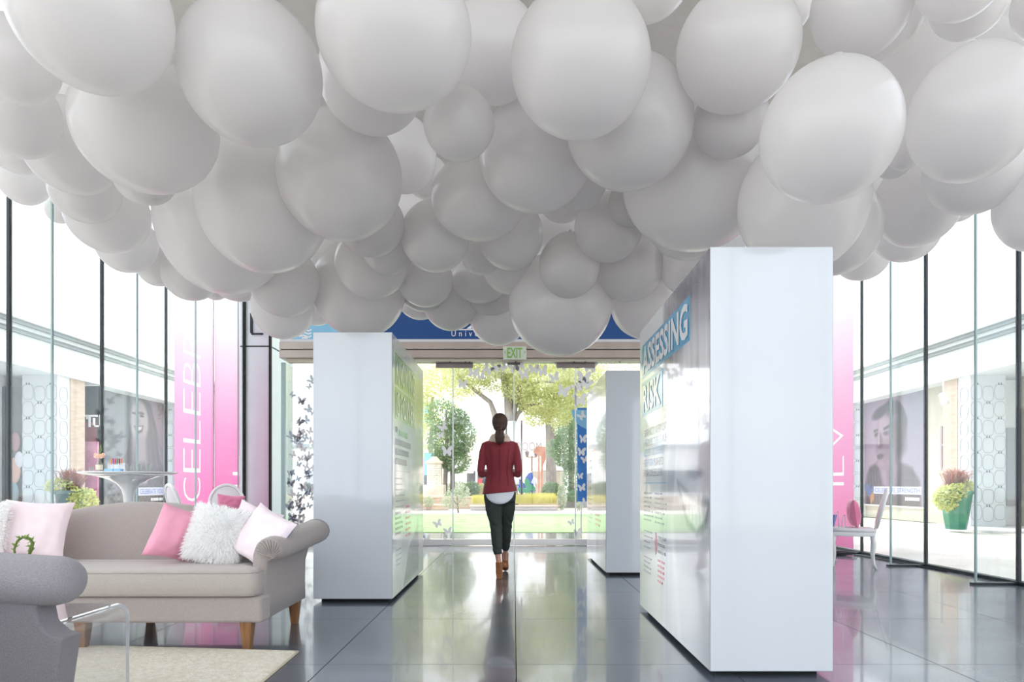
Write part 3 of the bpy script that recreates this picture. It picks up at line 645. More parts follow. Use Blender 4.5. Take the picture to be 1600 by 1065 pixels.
cush.loft(rings); cush.build('seat_cushion', m_linen2, sofa, smooth=True)
pip = MB(); 
for z, d in ((.470, .008), (.336, .008)):
    q = inset(tp, d); pip.tube([(x, y, z) for x, y in q[:12]], .004, 6)
pip.build('piping', m_linen, sofa, smooth=True)
# hump back
nb = 41; br = []
for k in range(nb):
    x = -1.06+2.12*k/(nb-1); a = abs(x)
    h = .735+.145*(.5+.5*math.cos(min(1, a/.98)*math.pi))**.62
    yy = 0
    sec = [(SY+.60, .34), (SY+.61, .50), (SY+.66, h-.10), (SY+.675, h-.045), (SY+.70, h-.012), (SY+.74, h), (SY+.79, h-.008), (SY+.83, h-.04), (SY+.85, h-.12), (SY+.86, .5), (SY+.86, .17), (SY+.62, .17)]
    br.append([(SX+x, y, z) for y, z in sec])
MB().loft(br).build('backrest', m_linen, sofa, smooth=True)
for s in (-1, 1):
    rr = []
    for k, t in enumerate([0, .02, .06, .15, .3, .45, .6, .75, .9, 1.0]):
        y = SY+.11+.78*t; zc = .597+.065*t**1.2; r = (.058 if k == 0 else (.070 if k == 1 else .075+.014*t)); fl = .085+.06*t
        sh = .012 if k == 0 else (.004 if k == 1 else 0)
        sec = [(-.105+sh, .17), (-.105+sh, .30), (-.105+sh, .45), (-.10+sh, zc-.03)]
        cxr = .0+fl-.085
        for q in range(13):
            th = math.pi*.95-(math.pi*1.42)*q/12
            sec.append((cxr+(r+.004)*math.cos(th)*1.15, zc+r*math.sin(th)))
        sec += [(-.005+.02*t, zc-r*1.25), (-.012, .45), (-.015, .30), (-.012, .17)]
        rr.append([(SX+s*(1.10+a), y, z) for a, z in sec])
    ar = MB().loft(rr).build('arm', m_linen, sofa, smooth=True)
    cx, cy, cz = SX+s*1.10, SY+.103, .595
    pl = MB()
    for q in range(16):
        th = math.pi*1.05-(math.pi*1.5)*q/15
        pl.tube([(cx+s*.055*math.cos(-.9), cy-.012, cz+.055*math.sin(-.9)), (cx+s*.074*math.cos(th), cy+.004, cz+.066*math.sin(th))], [.0022, .0045], 5)
    pl.build('pleat', m_linen, ar, smooth=True)
for x, y in ((-1.0, .05), (1.0, .05), (0, .05), (-1.04, .80), (1.04, .80), (0, .80)):
    X, Y = SX+x, SY+y
    MB().loft([[(X+sx*r, Y+sy*r, z) for sx, sy in ((-1, -1), (1, -1), (1, 1), (-1, 1))] for z, r in ((0.0, .022), (.17, .037))]).build('leg', m_wood, sofa, bevel=.003)
# ---------------------------------------------------------------- near armchair
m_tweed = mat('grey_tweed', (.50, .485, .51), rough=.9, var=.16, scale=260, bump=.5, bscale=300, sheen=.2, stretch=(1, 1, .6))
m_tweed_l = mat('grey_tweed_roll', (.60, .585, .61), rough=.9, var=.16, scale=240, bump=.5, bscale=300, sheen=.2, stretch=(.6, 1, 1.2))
ac = thing('armchair', 'grey tweed armchair with a fat rolled arm cut by the left edge, nearest seat', 'armchair', (-2.2, 1.9, 0))
def armroll(y):
    secs = []
    for x, r in ((-2.75, .088), (-2.3, .09), (-1.9, .092), (-1.72, .093), (-1.66, .090), (-1.62, .080), (-1.595, .062), (-1.582, .035), (-1.578, .01)):
        zc = .664-(.012 if x > -1.8 else 0)
        secs.append([(x, y+r*1.15*math.cos(t), zc+r*math.sin(t)) for t in [2*math.pi*k/20 for k in range(20)]])
    return secs
for y0, nm in ((2.42, 1), (1.22, 0)):
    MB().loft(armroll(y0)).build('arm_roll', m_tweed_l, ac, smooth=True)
    s_ = MB().prism([(-2.75, .12), (-1.655, .12), (-1.61, .43), (-1.60, .452), (-1.645, .462), (-1.69, .50), (-1.70, .55), (-1.69, .62), (-2.75, .64)], 'y', y0-.055, y0+.06)
    s_.build('arm_panel', m_tweed, ac, bevel=.012, seg=2)
MB().box(-2.65, -1.95, 1.285, 2.36, .12, .30).build('seat_base', m_tweed, ac, bevel=.02)
MB().box(-2.5, -1.98, 1.285, 2.355, .305, .448).build('seat_cushion', m_tweed, ac, bevel=.035, seg=3)
MB().box(-2.82, -2.55, 1.2, 2.46, .12, .85).build('backrest', m_tweed, ac, bevel=.05, seg=3)
for x, y in ((-1.68, 1.27), (-1.68, 2.38), (-2.7, 1.27), (-2.7, 2.38)):
    MB().loft([[(x+sx*r, y+sy*r, z) for sx, sy in ((-1, -1), (1, -1), (1, 1), (-1, 1))] for z, r in ((0.0, .02), (.125, .032))]).build('leg', m_wood, ac)
# ---------------------------------------------------------------- clear waterfall coffee table
m_acr = glass('clear_acrylic', tint=(.97, .975, .98), ior=1.5, gloss=1.9, haze=.03)
m_acre = mat('acrylic_edge', (.93, .94, .96), rough=.1, translucent=.5, alpha=.75)
ct = thing('coffee_table', 'clear acrylic waterfall coffee table between the armchair and the sofa', 'coffee table', (-2.4, 3.02, 0))
def arch(off, th):
    pts = []
    R = .06
    for x in (-1.885,): pass
    o = [(-2.95-off, .016), (-2.95-off, .42-R)]
    o += [(-2.95+R-(R+off)*math.cos(t), .42-R+(R+off)*math.sin(t)) for t in [math.pi/2*k/6 for k in range(1, 7)]]
    o += [(-1.885-R+(R+off)*math.sin(t), .42-R+(R+off)*math.cos(t)) for t in [math.pi/2*k/6 for k in range(0, 7)]]
    o += [(-1.885+off, .016)]
    return o
outer, inner = arch(0, 0), arch(-.015, 0)
tb = MB(); n = len(outer)
for ya, yb in ((2.775, 3.26),):
    rr = [[(x, y, z) for x, z in outer+inner[::-1]] for y in (ya, yb)]
    tb.loft(rr, cap=False)
    N = 2*n; k0 = len(tb.v)-2*N
    for e in (0, 1):
        for i in range(n-1): tb.f.append((k0+e*N+i, k0+e*N+i+1, k0+e*N+N-2-i, k0+e*N+N-1-i))
tb.build('table_shell', m_acr, ct, smooth=False)
for y in (2.774, 3.261):
    e = MB(); rr2 = MB()
    a, b = arch(.0, 0), arch(-.015, 0)
    vs = [(x, y-.0015, z) for x, z in a]+[(x, y-.0015, z) for x, z in b]+[(x, y+.0015, z) for x, z in a]+[(x, y+.0015, z) for x, z in b]
    fs = []
    for i in range(n-1):
        fs += [(i, i+1, n+i+1, n+i), (2*n+i, 3*n+i, 3*n+i+1, 2*n+i+1), (i, 2*n+i, 2*n+i+1, i+1), (n+i, n+i+1, 3*n+i+1, 3*n+i)]
    e.add(vs, fs); e.build('polished_edge', m_acre, ct)
# sprig in a small vase on the coffee table
m_vase = glass('vase_glass', tint=(.9, .94, .93), gloss=1.5)
m_stem = mat('fern_green', (.42, .50, .22), rough=.6, var=.2, scale=40)
VX, VY = WX(28, 3.05), 3.05
sv = thing('sprig_vase', 'curled green fern sprig in a small vase, seen over the armchair arm', 'vase', (VX, VY, .42))
MB().lathe([(.001, .422), (.03, .422), (.034, .45), (.03, .53), (.014, .58), (.014, .62), (.017, .625), (.012, .62), (.011, .58), (.026, .53), (.03, .45), (.001, .43)], (VX, VY, 0), n=20).build('vase', m_vase, sv, smooth=True)
st = MB()
arc = [(VX, VY, .45), (VX, VY, .62), (WX(22, 3.05), VY, WZ(858, 3.05)), (WX(27, 3.05), VY, WZ(845, 3.05)), (WX(36, 3.05), VY, WZ(839, 3.05)), (WX(46, 3.05), VY, WZ(841, 3.05)), (WX(51, 3.05), VY, WZ(848, 3.05)), (WX(48, 3.05), VY, WZ(858, 3.05)), (WX(46, 3.05), VY, WZ(866, 3.05))]
st.tube(arc, [.003, .004, .005, .005, .005, .006, .008, .009, .006], 7); st.build('stem', m_stem, sv, smooth=True)
lf = MB(); rl = random.Random(2)
for i in range(2, 8):
    for k in range(9):
        t = rl.random(); p = Vector(arc[i]).lerp(Vector(arc[min(i+1, 8)]), t)
        d = Vector((rl.uniform(-1, 1), rl.uniform(-.6, .6), rl.uniform(-.3, 1))).normalized()*rl.uniform(.010, .028); q = d.orthogonal().normalized()*.004
        lf.add([p, p+d*.5+q, p+d, p+d*.5-q], [(0, 1, 2, 3)])
lf.build('leaves', mat('leaf_lime', (.50, .62, .25), rough=.6), sv)
# ---------------------------------------------------------------- cream rug
m_rug = mat('cream_wool', (.86, .82, .75), rough=.95, col2=(.94, .92, .87), scale=35, bump=.8, bscale=90)
rc = [(-4.2, 4.28), (-1.285, 3.965), (-1.20, .6), (-4.5, .6)]
rug = thing('rug', 'cream looped wool rug under the coffee table and armchair', 'rug', (-2.8, 2.3, 0))
nu, nv = 330, 260; vs = []; fs = []
A, B_, C_, D = [Vector((x, y, 0)) for x, y in rc]
for j in range(nv+1):
    for i in range(nu+1):
        u, v = i/nu, (j/nv)**1.0; p = (A.lerp(B_, u)).lerp(D.lerp(C_, u), v)
        e = min(u*3, (1-u)*3, v*3.3, (1-v)*3.3); h = .013*min(1, e/.03)**.5 if e > 0 else .001
        wv_ = .0022*math.sin(p.y*150+2*math.sin(p.x*9))+.003*mnoise.noise(Vector((p.x*55, p.y*55, 0)))+.002*mnoise.noise(Vector((p.x*160, p.y*160, 3)))
        vs.append((p.x+.004*mnoise.noise(Vector((p.y*40, 0, 0))), p.y+.006*mnoise.noise(Vector((p.x*45, 1, 0))), .003+h+(wv_ if e > .01 else 0)))
for j in range(nv):
    for i in range(nu): k = j*(nu+1)+i; fs.append((k, k+nu+1, k+nu+2, k+1))
MB().add(vs, fs).build('wool_pile', m_rug, rug, smooth=True)
ed = MB()
ed.tube([(A.lerp(B_, t)+Vector((0, 0, .006)))[:] for t in [k/40 for k in range(41)]], .007, 6)
ed.tube([(B_.lerp(C_, t)+Vector((0, 0, .006)))[:] for t in [k/40 for k in range(41)]], .007, 6)
ed.build('bound_edge', mat('rug_edge', (.80, .76, .68), rough=.95), rug, smooth=True)
# ---------------------------------------------------------------- pillows
def pillow_mb(W, H, T, seed, n=26, pinch=.09, rough=.004):
    b = MB()
    for sgn in (1, -1):
        vs = []
        for j in range(n+1):
            for i in range(n+1):
                u, v = -1+2*i/n, -1+2*j/n
                px = u*(1-pinch*(1-v*v)**1.0*0-pinch*(v*v)*0); e = 1-pinch*(1-abs(v)**1.6)*1.0; f_ = 1-pinch*(1-abs(u)**1.6)
                x = W/2*u*e if True else 0; z = H/2*v*f_
                t = T/2*(max(0, (1-u*u))*max(0, (1-v*v)))**.42
                w_ = rough*mnoise.noise(Vector((u*3+seed, v*3, sgn*2)))*3*(1-max(abs(u), abs(v))**4)
                wr = .004*math.sin((u*u+v*v)*9+seed+4*math.atan2(v, u))*(max(abs(u), abs(v)))*(1-max(abs(u), abs(v))**6)
                vs.append((x, sgn*(t+w_*.6+wr), z))
        fs = [(j*(n+1)+i, j*(n+1)+i+1, (j+1)*(n+1)+i+1, (j+1)*(n+1)+i) for j in range(n) for i in range(n)]
        if sgn < 0: fs = [f[::-1] for f in fs]
        b.add(vs, [f[::-1] for f in fs])
    return b
def place(b, loc, rx, ry, rz, lean=0):
    M = Matrix.Translation(loc) @ Matrix.Rotation(lean, 4, 'Y') @ Matrix.Rotation(rz, 4, 'Z') @ Matrix.Rotation(rx, 4, 'X') @ Matrix.Rotation(ry, 4, 'Y')
    b.v = [tuple(M @ Vector(v)) for v in b.v]; return M
def pillow(name, lab, m, W, H, T, loc, rx, ry, rz, seed, fur=0, back=None, lean=0):
    b = pillow_mb(W, H, T, seed); M = place(b, loc, rx, ry, rz, lean)
    if not fur:
        o = b.build(name, m, None, smooth=True, origin=loc); tag(o, lab, 'cushion'); 
        if back:
            o.data.materials.append(back); k = len(o.data.polygons)//2
            for p in o.data.polygons[k:]: p.material_index = 0
            for p in o.data.polygons[:k]: p.material_index = 1
        return o
    t = thing(name, lab, 'cushion', loc); b.build('cover', m, t, smooth=True)
    r = random.Random(seed); h = MB()
    for _ in range(fur):
        u, v = r.uniform(-1, 1), r.uniform(-1, 1); s = r.choice((1, -1)); 
        tt = T/2*((1-u*u)*(1-v*v))**.42; p = Vector((W/2*u*.97, s*tt, H/2*v*.97))
        nrm = Vector((u*1.2, s*(1-max(abs(u), abs(v))**3)+.0, v*1.2)).normalized()
        d = (nrm+Vector((r.uniform(-.6, .6), r.uniform(-.6, .6), r.uniform(-.9, .4)))).normalized()*r.uniform(.018, .042)
        q = d.cross(Vector((r.uniform(-1, 1), r.uniform(-1, 1), r.uniform(-1, 1)))).normalized()*.0036
        pts = [M @ (p-q), M @ (p+q), M @ (p+d+Vector((0, 0, -.006)))]
        h.add(pts, [(0, 1, 2)])
    stuff(h.build('fur', m, t)); return t
m_pinkc = mat('pink_satin', (.96, .66, .76), rough=.5, var=.05, scale=6, bump=.12, bscale=14, sheen=.4)
m_palep = mat('blush_velvet', (.95, .87, .90), rough=.7, col2=(.97, .93, .95), scale=7, bump=.15, bscale=18, sheen=.4)
m_palep2 = mat('blush_velvet_deep', (.93, .85, .87), rough=.7, col2=(.96, .90, .92), scale=7, bump=.15, bscale=18, sheen=.4)
m_bluew = mat('pale_blue_back', (.72, .77, .86), rough=.7)
m_fur = mat('white_fur', (1, 1, 1), rough=.9, translucent=.3)
pillow('blush_pillow', 'square blush pillow standing alone at the left end of the sofa', m_palep2, .44, .40, .15, (WX(50, 4.40), 4.42, .70), -.28, .05, .10, 1)
pillow('fur_pillow', 'white fluffy pillow edge just entering the left border of the photo', m_fur, .40, .40, .16, (WX(-42, 4.28), 4.27, .70), -.30, .0, .2, 2, fur=6000)
pillow('pink_pillow', 'bright pink satin pillow leaning on the sofa back, first of the right group', m_pinkc, .34, .36, .16, (WX(277, 4.38), 4.38, .675), -.12, 0, .95, 3, lean=.48)
pillow('fur_pillow', 'white fluffy pillow between the bright pink and blush pillows', m_fur, .36, .37, .17, (WX(338, 4.34), 4.36, .675), -.26, .22, .1, 4, fur=10000)
pillow('blush_pillow', 'rearmost blush pillow poking up behind the one with a bluish underside', m_palep, .36, .34, .12, (WX(396, 4.50), 4.50, .69), -.2, .30, -.25, 5)
pillow('blush_pillow', 'blush pillow with a bluish underside, tucked into the sofa right arm', m_palep, .38, .36, .14, (WX(412, 4.32), 4.30, .665), -.25, 0, -.5, 6, back=m_bluew, lean=.42)
# ---------------------------------------------------------------- high tulip table with its things
m_gloss = mat('white_lacquer', (.93, .93, .93), rough=.15, coat=.7)
TY = 6.6; TX = WX(201, TY); TH = WZ(737, TY)
def tulip(name, lab, x, y, h, rt, rb):
    t = thing(name, lab, 'table', (x, y, 0))
    MB().lathe([(.01, h-.035), (rt*.80, h-.032), (rt*.97, h-.018), (rt, h-.006), (rt-.004, h), (.01, h)], (x, y, 0), n=56).build('table_top', m_gloss, t, smooth=True)
    MB().lathe([(rb, 0), (rb, .008), (rb*.85, .025), (rb*.5, .06), (rb*.25, .13), (.045, .25), (.038, h*.45), (.042, h*.68), (.05, h*.79), (.068, h*.855), (.11, h*.90), (.18, h*.935), (rt*.62, h*.96), (rt*.80, h-.03), (.01, h-.03)], (x, y, 0), n=40).build('pedestal', m_gloss, t, smooth=True)
    return t
tulip('tulip_table', 'high white tulip table with trumpet pedestal standing behind the sofa', TX, TY, TH, .44, .34)
m_bottle = glass('bottle_glass', tint=(.90, .93, .91), gloss=1.6, haze=.05)
vx = WX(155, TY)
bv = thing('bud_vase', 'small clear bottle vase with a peach flower on the high tulip table', 'vase', (vx, TY, TH))
MB().lathe([(.001, .002), (.028, .002), (.031, .01), (.031, .075), (.020, .095), (.010, .105), (.010, .13), (.013, .133), (.009, .13), (.008, .105), (.027, .075), (.027, .008), (.001, .006)], (vx, TY, TH), n=24).build('bottle', m_bottle, bv, smooth=True)
MB().lathe([(.0315, .02), (.0318, .021), (.0318, .07), (.0315, .071)], (vx, TY, TH), n=24).build('paper_band', mat('cream_label', (.93, .90, .82), rough=.7), bv)
MB().tube([(vx, TY, TH+.02), (vx+.003, TY, TH+.14)], .002, 6).tube([(vx, TY, TH+.1), (vx+.006, TY-.01, TH+.19), (vx+.012, TY, TH+.27)], .0018, 6).build('stem', m_stem, bv)
pt = MB(); rf = random.Random(4)
for k in range(60):
    c = Vector((vx+rf.uniform(-.035, .035), TY+rf.uniform(-.03, .03), TH+.155+rf.uniform(-.016, .02))); a = Vector((rf.uniform(-1, 1), rf.uniform(-1, 1), rf.uniform(.0, 1))).normalized()
    q = a.orthogonal().normalized(); s = rf.uniform(.012, .021)
    pt.add([c-q*s, c+a*s*.6-q*s*.3, c+a*s, c+a*s*.6+q*s*.7, c+q*s], [(0, 1, 2, 3, 4)])
pt.build('peach_bloom', mat('peach_petal', (.98, .87, .80), rough=.7, translucent=.3), bv)
bl = MB()
for dx, dz, tl in ((.012, .27, .3), (.006, .22, -.4), (.009, .24, .8)):
    c = Vector((vx+dx, TY, TH+dz-.06)); d = Vector((math.sin(tl)*.4, 0, 1)).normalized()*.07; q = Vector((.005, .0, 0)); bl.add([c, c+d*.5+q, c+d, c+d*.5-q], [(0, 1, 2, 3)])
bl.build('blade', mat('leaf_lime', (.50, .62, .25)), bv)
kx0, kx1 = WX(172, TY), WX(192, TY)
rk = thing('marker_rack', 'clear rack of upright coloured markers on the high tulip table', 'marker rack', ((kx0+kx1)/2, TY, TH))
b = MB(); b.box(kx0, kx1, TY-.04, TY+.04, TH+.002, TH+.008)
for x in (kx0, (kx0+kx1)/2-.002, kx1-.004): b.box(x, x+.004, TY-.04, TY+.04, TH+.008, TH+.09)
b.box(kx0, kx1, TY-.042, TY-.038, TH+.008, TH+.085); b.build('rack', m_acr, rk)
pens = [(.95, .35, .15), (.95, .60, .15), (.85, .25, .62), (.62, .30, .75), (.93, .45, .75), (.90, .15, .20), (.95, .75, .15), (.20, .55, .40), (.15, .15, .25), (.55, .10, .35), (.25, .40, .80), (.95, .50, .10)]
for i, c in enumerate(pens):
    x = kx0+.008+(kx1-kx0-.016)*i/(len(pens)-1)
    mb = mat('pen_cap_%d' % i, c, rough=.35)
    p_ = MB().lathe([(.004, .0), (.0055, .002), (.0055, .06), (.001, .062)], (x, TY+.01*(-1)**i, TH+.072), n=10).build('marker_cap', mb, rk, smooth=True)
MB().lathe([(.001, 0), (.004, 0), (.0045, .07), (.001, .07)], (kx0+.01, TY, TH+.01), n=8).build('marker_body', m_gloss, rk) 
m_blucl = mat('pale_blue_plastic', (.55, .75, .93), rough=.4)
for a, bq, l in ((166, 180, 'left-hand pale blue box lying before the marker rack'), (181, 192, 'right-hand pale blue box lying before the marker rack')):
    o = MB().box(WX(a, TY-.1), WX(bq, TY-.1), TY-.14, TY-.08, TH, TH+.028).build('blue_box', m_blucl, None, origin=(WX((a+bq)/2, TY-.1), TY-.11, TH), bevel=.006, seg=3)
    tag(o, l+' on the tulip table', 'box')
for px, l in ((148, 'small clear tumbler left of the peach flower vase'), (206, 'clear tumbler beside the marker rack'), (222, 'clear tumbler near the middle of the tulip table'), (236, 'clear tumbler towards the right of the tulip table')):
    x = WX(px, TY); o = MB().lathe([(.001, .002), (.018, .002), (.021, .05 if px < 200 else .075), (.019, .05 if px < 200 else .075), (.016, .006), (.001, .006)], (x, TY-.05, TH), n=18).build('tumbler', m_bottle, None, smooth=True, origin=(x, TY-.05, TH)); tag(o, l, 'glass')
# ---------------------------------------------------------------- oval-back chairs, origin at the floor, facing -x
m_chairw = mat('white_painted_wood', (.93, .93, .93), rough=.35)
m_chairpad = mat('white_seat_pad', (.90, .88, .90), rough=.7)
m_ghost = mat('ghost_back', (.94, .94, .95), rough=.15, coat=.5, alpha=.55)
m_pinkc2 = mat('pink_velvet', (.92, .52, .66), rough=.6, var=.06, scale=10, bump=.1, bscale=25, sheen=.4)
def oval_chair(lab, pad):
    t = thing('oval_back_chair', lab, 'chair', (0, 0, 0))
    def bk(a, rx, rz, off=0):  # point on the raked back, y across, z up
        zc = .715; y = rx*math.cos(a); z = zc+rz*math.sin(a); return (.235+.32*(z-.45)**1.2*.9+off, y, z)
    MB().tube([bk(2*math.pi*k/40, .205, .235) for k in range(41)], .020, 8, cap=False).build('back_frame', m_chairw, t, smooth=True, local=True)
    n = 28; b = MB()
    b.loft([[bk(2*math.pi*k/n, .19*s, .22*s, o) for k in range(n)] for s, o in ((.02, -.028), (.6, -.024), (.95, -.012), (1.0, 0), (.95, .010), (.02, .018))]); b.build('back_pad', pad, t, smooth=True, local=True)
    rr = [[(x, y, z) for x, y in [(-.235+0*k, 0) for k in range(0)]] for z in ()]
    seat = [(-.24, -.20), (-.25, -.12), (-.26, 0), (-.25, .12), (-.24, .20), (-.10, .235), (.10, .22), (.22, .19), (.235, 0), (.22, -.19), (.10, -.22), (-.10, -.235)]
    MB().prism(seat, 'z', .385, .435).build('seat_rail', m_chairw, t, local=True, bevel=.008)
    b = MB(); b.loft([[(x*s, y*s, z) for x, y in seat] for z, s in ((.436, .97), (.455, .985), (.472, .96), (.482, .85), (.486, .4))]); b.build('seat_pad', m_chairpad, t, smooth=True, local=True)
    for x, y, kx in ((-.21, -.18, -1), (-.21, .18, -1), (.20, -.165, 1), (.20, .165, 1)):
        MB().tube([(x, y, .40), (x+.012*kx, y*1.02, .30), (x, y*1.02, .16), (x+.01*kx, y*1.02, .06), (x+.035*kx, y*1.04, .0)], [.026, .024, .018, .014, .016], 10).build('leg', m_chairw, t, smooth=True, local=True)
    for y in (-.10, .10):
        MB().tube([(.215, y, .42), bk(-math.pi/2+y*3, .205, .235)], .016, 8).build('back_post', m_chairw, t, smooth=True, local=True)
    return t
ch = oval_chair('white oval-back chair in side view on the right, holding a pink velvet cushion', m_chairpad)
copy_tree(ch, (WX(1309, 8.9)-.30, 8.95, 0), math.pi*.9, 'white oval-back chair half hidden by the nearest box, facing the pink cushion chair')
cl1 = copy_tree(ch, (WX(318, 7.75), 7.75, 0), math.pi+.75, 'white oval-back chair behind the sofa, in front of the pink letter C')
cl2 = copy_tree(ch, (WX(353, 8.9), 8.9, 0), math.pi*.62, 'white oval-back chair behind the sofa, with a pink cushion showing')
cl1.scale = cl2.scale = (1.05, 1.05, 1.05)
ch.location = (WX(1334, 8.1), 8.1, 0); ch.rotation_euler = (0, 0, -.45)
for (loc, rx, ry, rz, lab, W, H) in (((WX(1336, 8.05), 8.08, .655), -.12, 0, math.pi/2-.35, 'pink velvet cushion leaning on the white chair at the right', .34, .34),
                               ((WX(360, 8.75), 8.75, .72), .15, .1, .35, 'pink velvet cushion on the white chair behind the sofa', .34, .30)):
    o = pillow('chair_cushion', lab, m_pinkc2, W, H, .15, loc, rx, ry, rz, 9)
tulip('tulip_table', 'low white tulip table almost hidden behind the nearest exhibit box', 3.60, 8.42, .72, .34, .42)
ah = thing('acrylic_holder', 'small clear stand with a blue leaflet on the white chair at the right', 'leaflet holder', (WX(1310, 8.1), 8.0, .49))
xh = WX(1310, 8.0)
MB().tube([(xh-.06, 7.99, .49), (xh-.04, 7.99, .66), (xh-.01, 7.99, .68), (xh+.0, 7.99, .49)], .005, 6).tube([(xh+.03, 7.99, .49), (xh+.05, 7.99, .62), (xh+.07, 7.99, .64), (xh+.08, 7.99, .49)], .005, 6).build('bent_sheet', m_acre, ah, smooth=True)
MB().prism([(xh-.11, .50), (xh-.05, .50), (xh-.02, .64), (xh-.08, .64)], 'y', 7.995, 8.0).build('leaflet', mat('blue_leaflet', (.38, .42, .72), rough=.5), ah)
# cable coil on the floor
cb = MB(); rc_ = random.Random(8)
for k in range(5):
    ph = rc_.uniform(0, 6); pts = []
    for q in range(22):
        t = q/21; a = ph+t*7
        pts.append((4.52+.20*math.cos(a)*(1-.3*t)+.04*k, 9.42+.10*math.sin(a)+.03*math.sin(3*a), .010+.008*k+.006*math.sin(a*2+k)))
    cb.tube(pts, .007, 6)
cb.tube([(4.80, 9.4, .01), (4.86, 9.1, .01), (4.9, 8.6, .01), (4.93, 8.1, .01), (4.95, 7.6, .01)], .008, 6)
cbo = cb.build('power_cable', mat('black_cable', (.06, .06, .09), rough=.5), None, smooth=True, origin=(4.62, 9.42, 0)); tag(cbo, 'tangled black power cable on the floor at the pink panel foot', 'cable')
# ---------------------------------------------------------------- walking woman
HX, HY = WX(781, 7.1), 7.1
m_skin = mat('skin', (.86, .66, .56), rough=.5, var=.04, scale=10)
m_jacket = mat('burgundy_wool', (.54, .15, .20), rough=.75, var=.08, scale=40, bump=.15, bscale=120, sheen=.25)
m_trouser = mat('dark_olive_denim', (.215, .24, .225), rough=.75, var=.12, scale=60, bump=.15, bscale=150)
m_hair = mat('brown_hair', (.24, .15, .11), rough=.4, col2=(.34, .22, .17), scale=30, stretch=(6, 6, .6), bump=.5, bscale=40)
m_suede = mat('tan_suede', (.64, .41, .25), rough=.8, var=.1, scale=20)
m_shirt = mat('white_cotton', (.93, .94, .97), rough=.7)
m_scarf = mat('beige_scarf', (.86, .76, .70), rough=.85, col2=(.92, .86, .80), scale=40, bump=.3, bscale=90)
RV = .008
bd = MB()
bd.ell((0, .012, 1.665), (.070, .088, .098), 24, 16)
bd.ell((0, .055, 1.60), (.048, .05, .05), 16, 10)
bd.tube([(0, .01, 1.60), (0, -.005, 1.52), (0, -.01, 1.44)], [.050, .050, .062], 14)
bd.prism([(.092, 1.655), (.117, 1.615), (.092, 1.607)], 'x', -.012, .012)
for s in (-1, 1): bd.ell((s*.073, .015, 1.65), (.010, .018, .030), 10, 8)
bd.ell((0, .103, 1.583), (.024, .010, .009), 10, 6)
bd.rings_xy([(0, -.01, 1.46, .13, .07), (0, -.01, 1.36, .15, .095), (0, 0, 1.14, .115, .085), (0, 0, .98, .14, .10), (0, 0, .88, .145, .10)])
LG = [((-.075, 0, .92), .085), ((-.066, .0, .74), .070), ((-.042, .015, .57), .052), ((-.032, .0, .40), .048), ((-.022, -.01, .26), .036), ((-.010, -.005, .17), .031), ((-.004, .0, .10), .033)]
RG = [((.078, .0, .92), .085), ((.076, .08, .74), .070), ((.066, .16, .57), .052), ((.062, .24, .42), .046), ((.056, .34, .285), .034), ((.054, .38, .22), .030), ((.052, .42, .15), .032)]
for L in (LG, RG): bd.tube([p for p, r in L], [r*.9 for p, r in L], 14)
for s in (-1, 1):
    bd.tube([(s*.165, -.01, 1.41), (s*.205, -.055, 1.15), (s*.14, .12, 1.13), (s*.095, .19, 1.15)], [.038, .032, .024, .020], 12)
    bd.loft([[(s*(.088+.034*a), .20+.085*q, 1.155+.012*b_) for a, b_ in ((-1, -.8), (1, -.8), (1, .8), (-1, .8))] for q in (0, .5, 1)])
    for k, (l, r) in enumerate(((.055, .0085), (.068, .009), (.072, .009), (.062, .0085))):
        x = s*(.088-.027+.018*k); bd.tube([(x, .275, 1.157), (x, .285+l*.45, 1.162), (x, .285+l*.75, 1.150), (x-s*.002, .285+l*.85, 1.132)], [r, r, r*.95, r*.8], 8)
    bd.tube([(s*.060, .215, 1.158), (s*.037, .245, 1.165), (s*.030, .275, 1.163)], [.013, .011, .009], 8)
bd.ell((-.002, .07, .045), (.034, .10, .030)); bd.ell((.054, .50, .10), (.034, .10, .030))
bd.v = [(x+HX, y+HY, z) for x, y, z in bd.v]
person = bd.build('person', m_skin, None, origin=(HX, HY, 0)); solidify_voxel(person, RV, 4)
tag(person, 'woman in burgundy jacket and dark trousers walking away towards the glass doors', 'person')
def cloth(b, name, m, voxel=RV, sm=3):
    o = b.build(name, m, person, local=True); solidify_voxel(o, voxel, sm); return o
# jacket
jk = MB()
jk.rings_xy([(0, -.005, .915, .186, .136), (0, -.005, .96, .178, .134), (0, 0, 1.03, .162, .128), (0, 0, 1.10, .146, .112), (0, 0, 1.16, .140, .105), (0, -.005, 1.24, .150, .112), (0, -.01, 1.32, .158, .115), (0, -.012, 1.38, .160, .105), (0, -.014, 1.425, .172, .080), (0, -.012, 1.452, .155, .066), (0, -.01, 1.485, .085, .055), (0, -.008, 1.50, .060, .05)], 32)
for s in (-1, 1):
    jk.tube([(s*.120, -.01, 1.442), (s*.160, -.012, 1.425), (s*.176, -.02, 1.35), (s*.190, -.04, 1.24), (s*.200, -.055, 1.15), (s*.192, -.02, 1.115), (s*.168, .08, 1.125), (s*.145, .15, 1.14)], [.030, .036, .043, .043, .040, .042, .037, .033], 16)
jo = cloth(jk, 'jacket', m_jacket, .007, 3)
for v in jo.data.vertices:
    if v.co.z < .99:
        v.co.z += (.016*(v.co.x/.18))*(.99-v.co.z)/.07*1.0*1.0*1
jd = MB()
jd.tube([(0, -.068, 1.47), (0, -.125, 1.38), (0, -.128, 1.28), (0, -.112, 1.16), (0, -.125, 1.06), (0, -.133, .95)], .0022, 5)
for s in (-1, 1):
    jd.tube([(s*.10, -.098, 1.38), (s*.085, -.104, 1.25), (s*.075, -.093, 1.14), (s*.090, -.108, 1.04), (s*.098, -.113, .93)], .0020, 5)
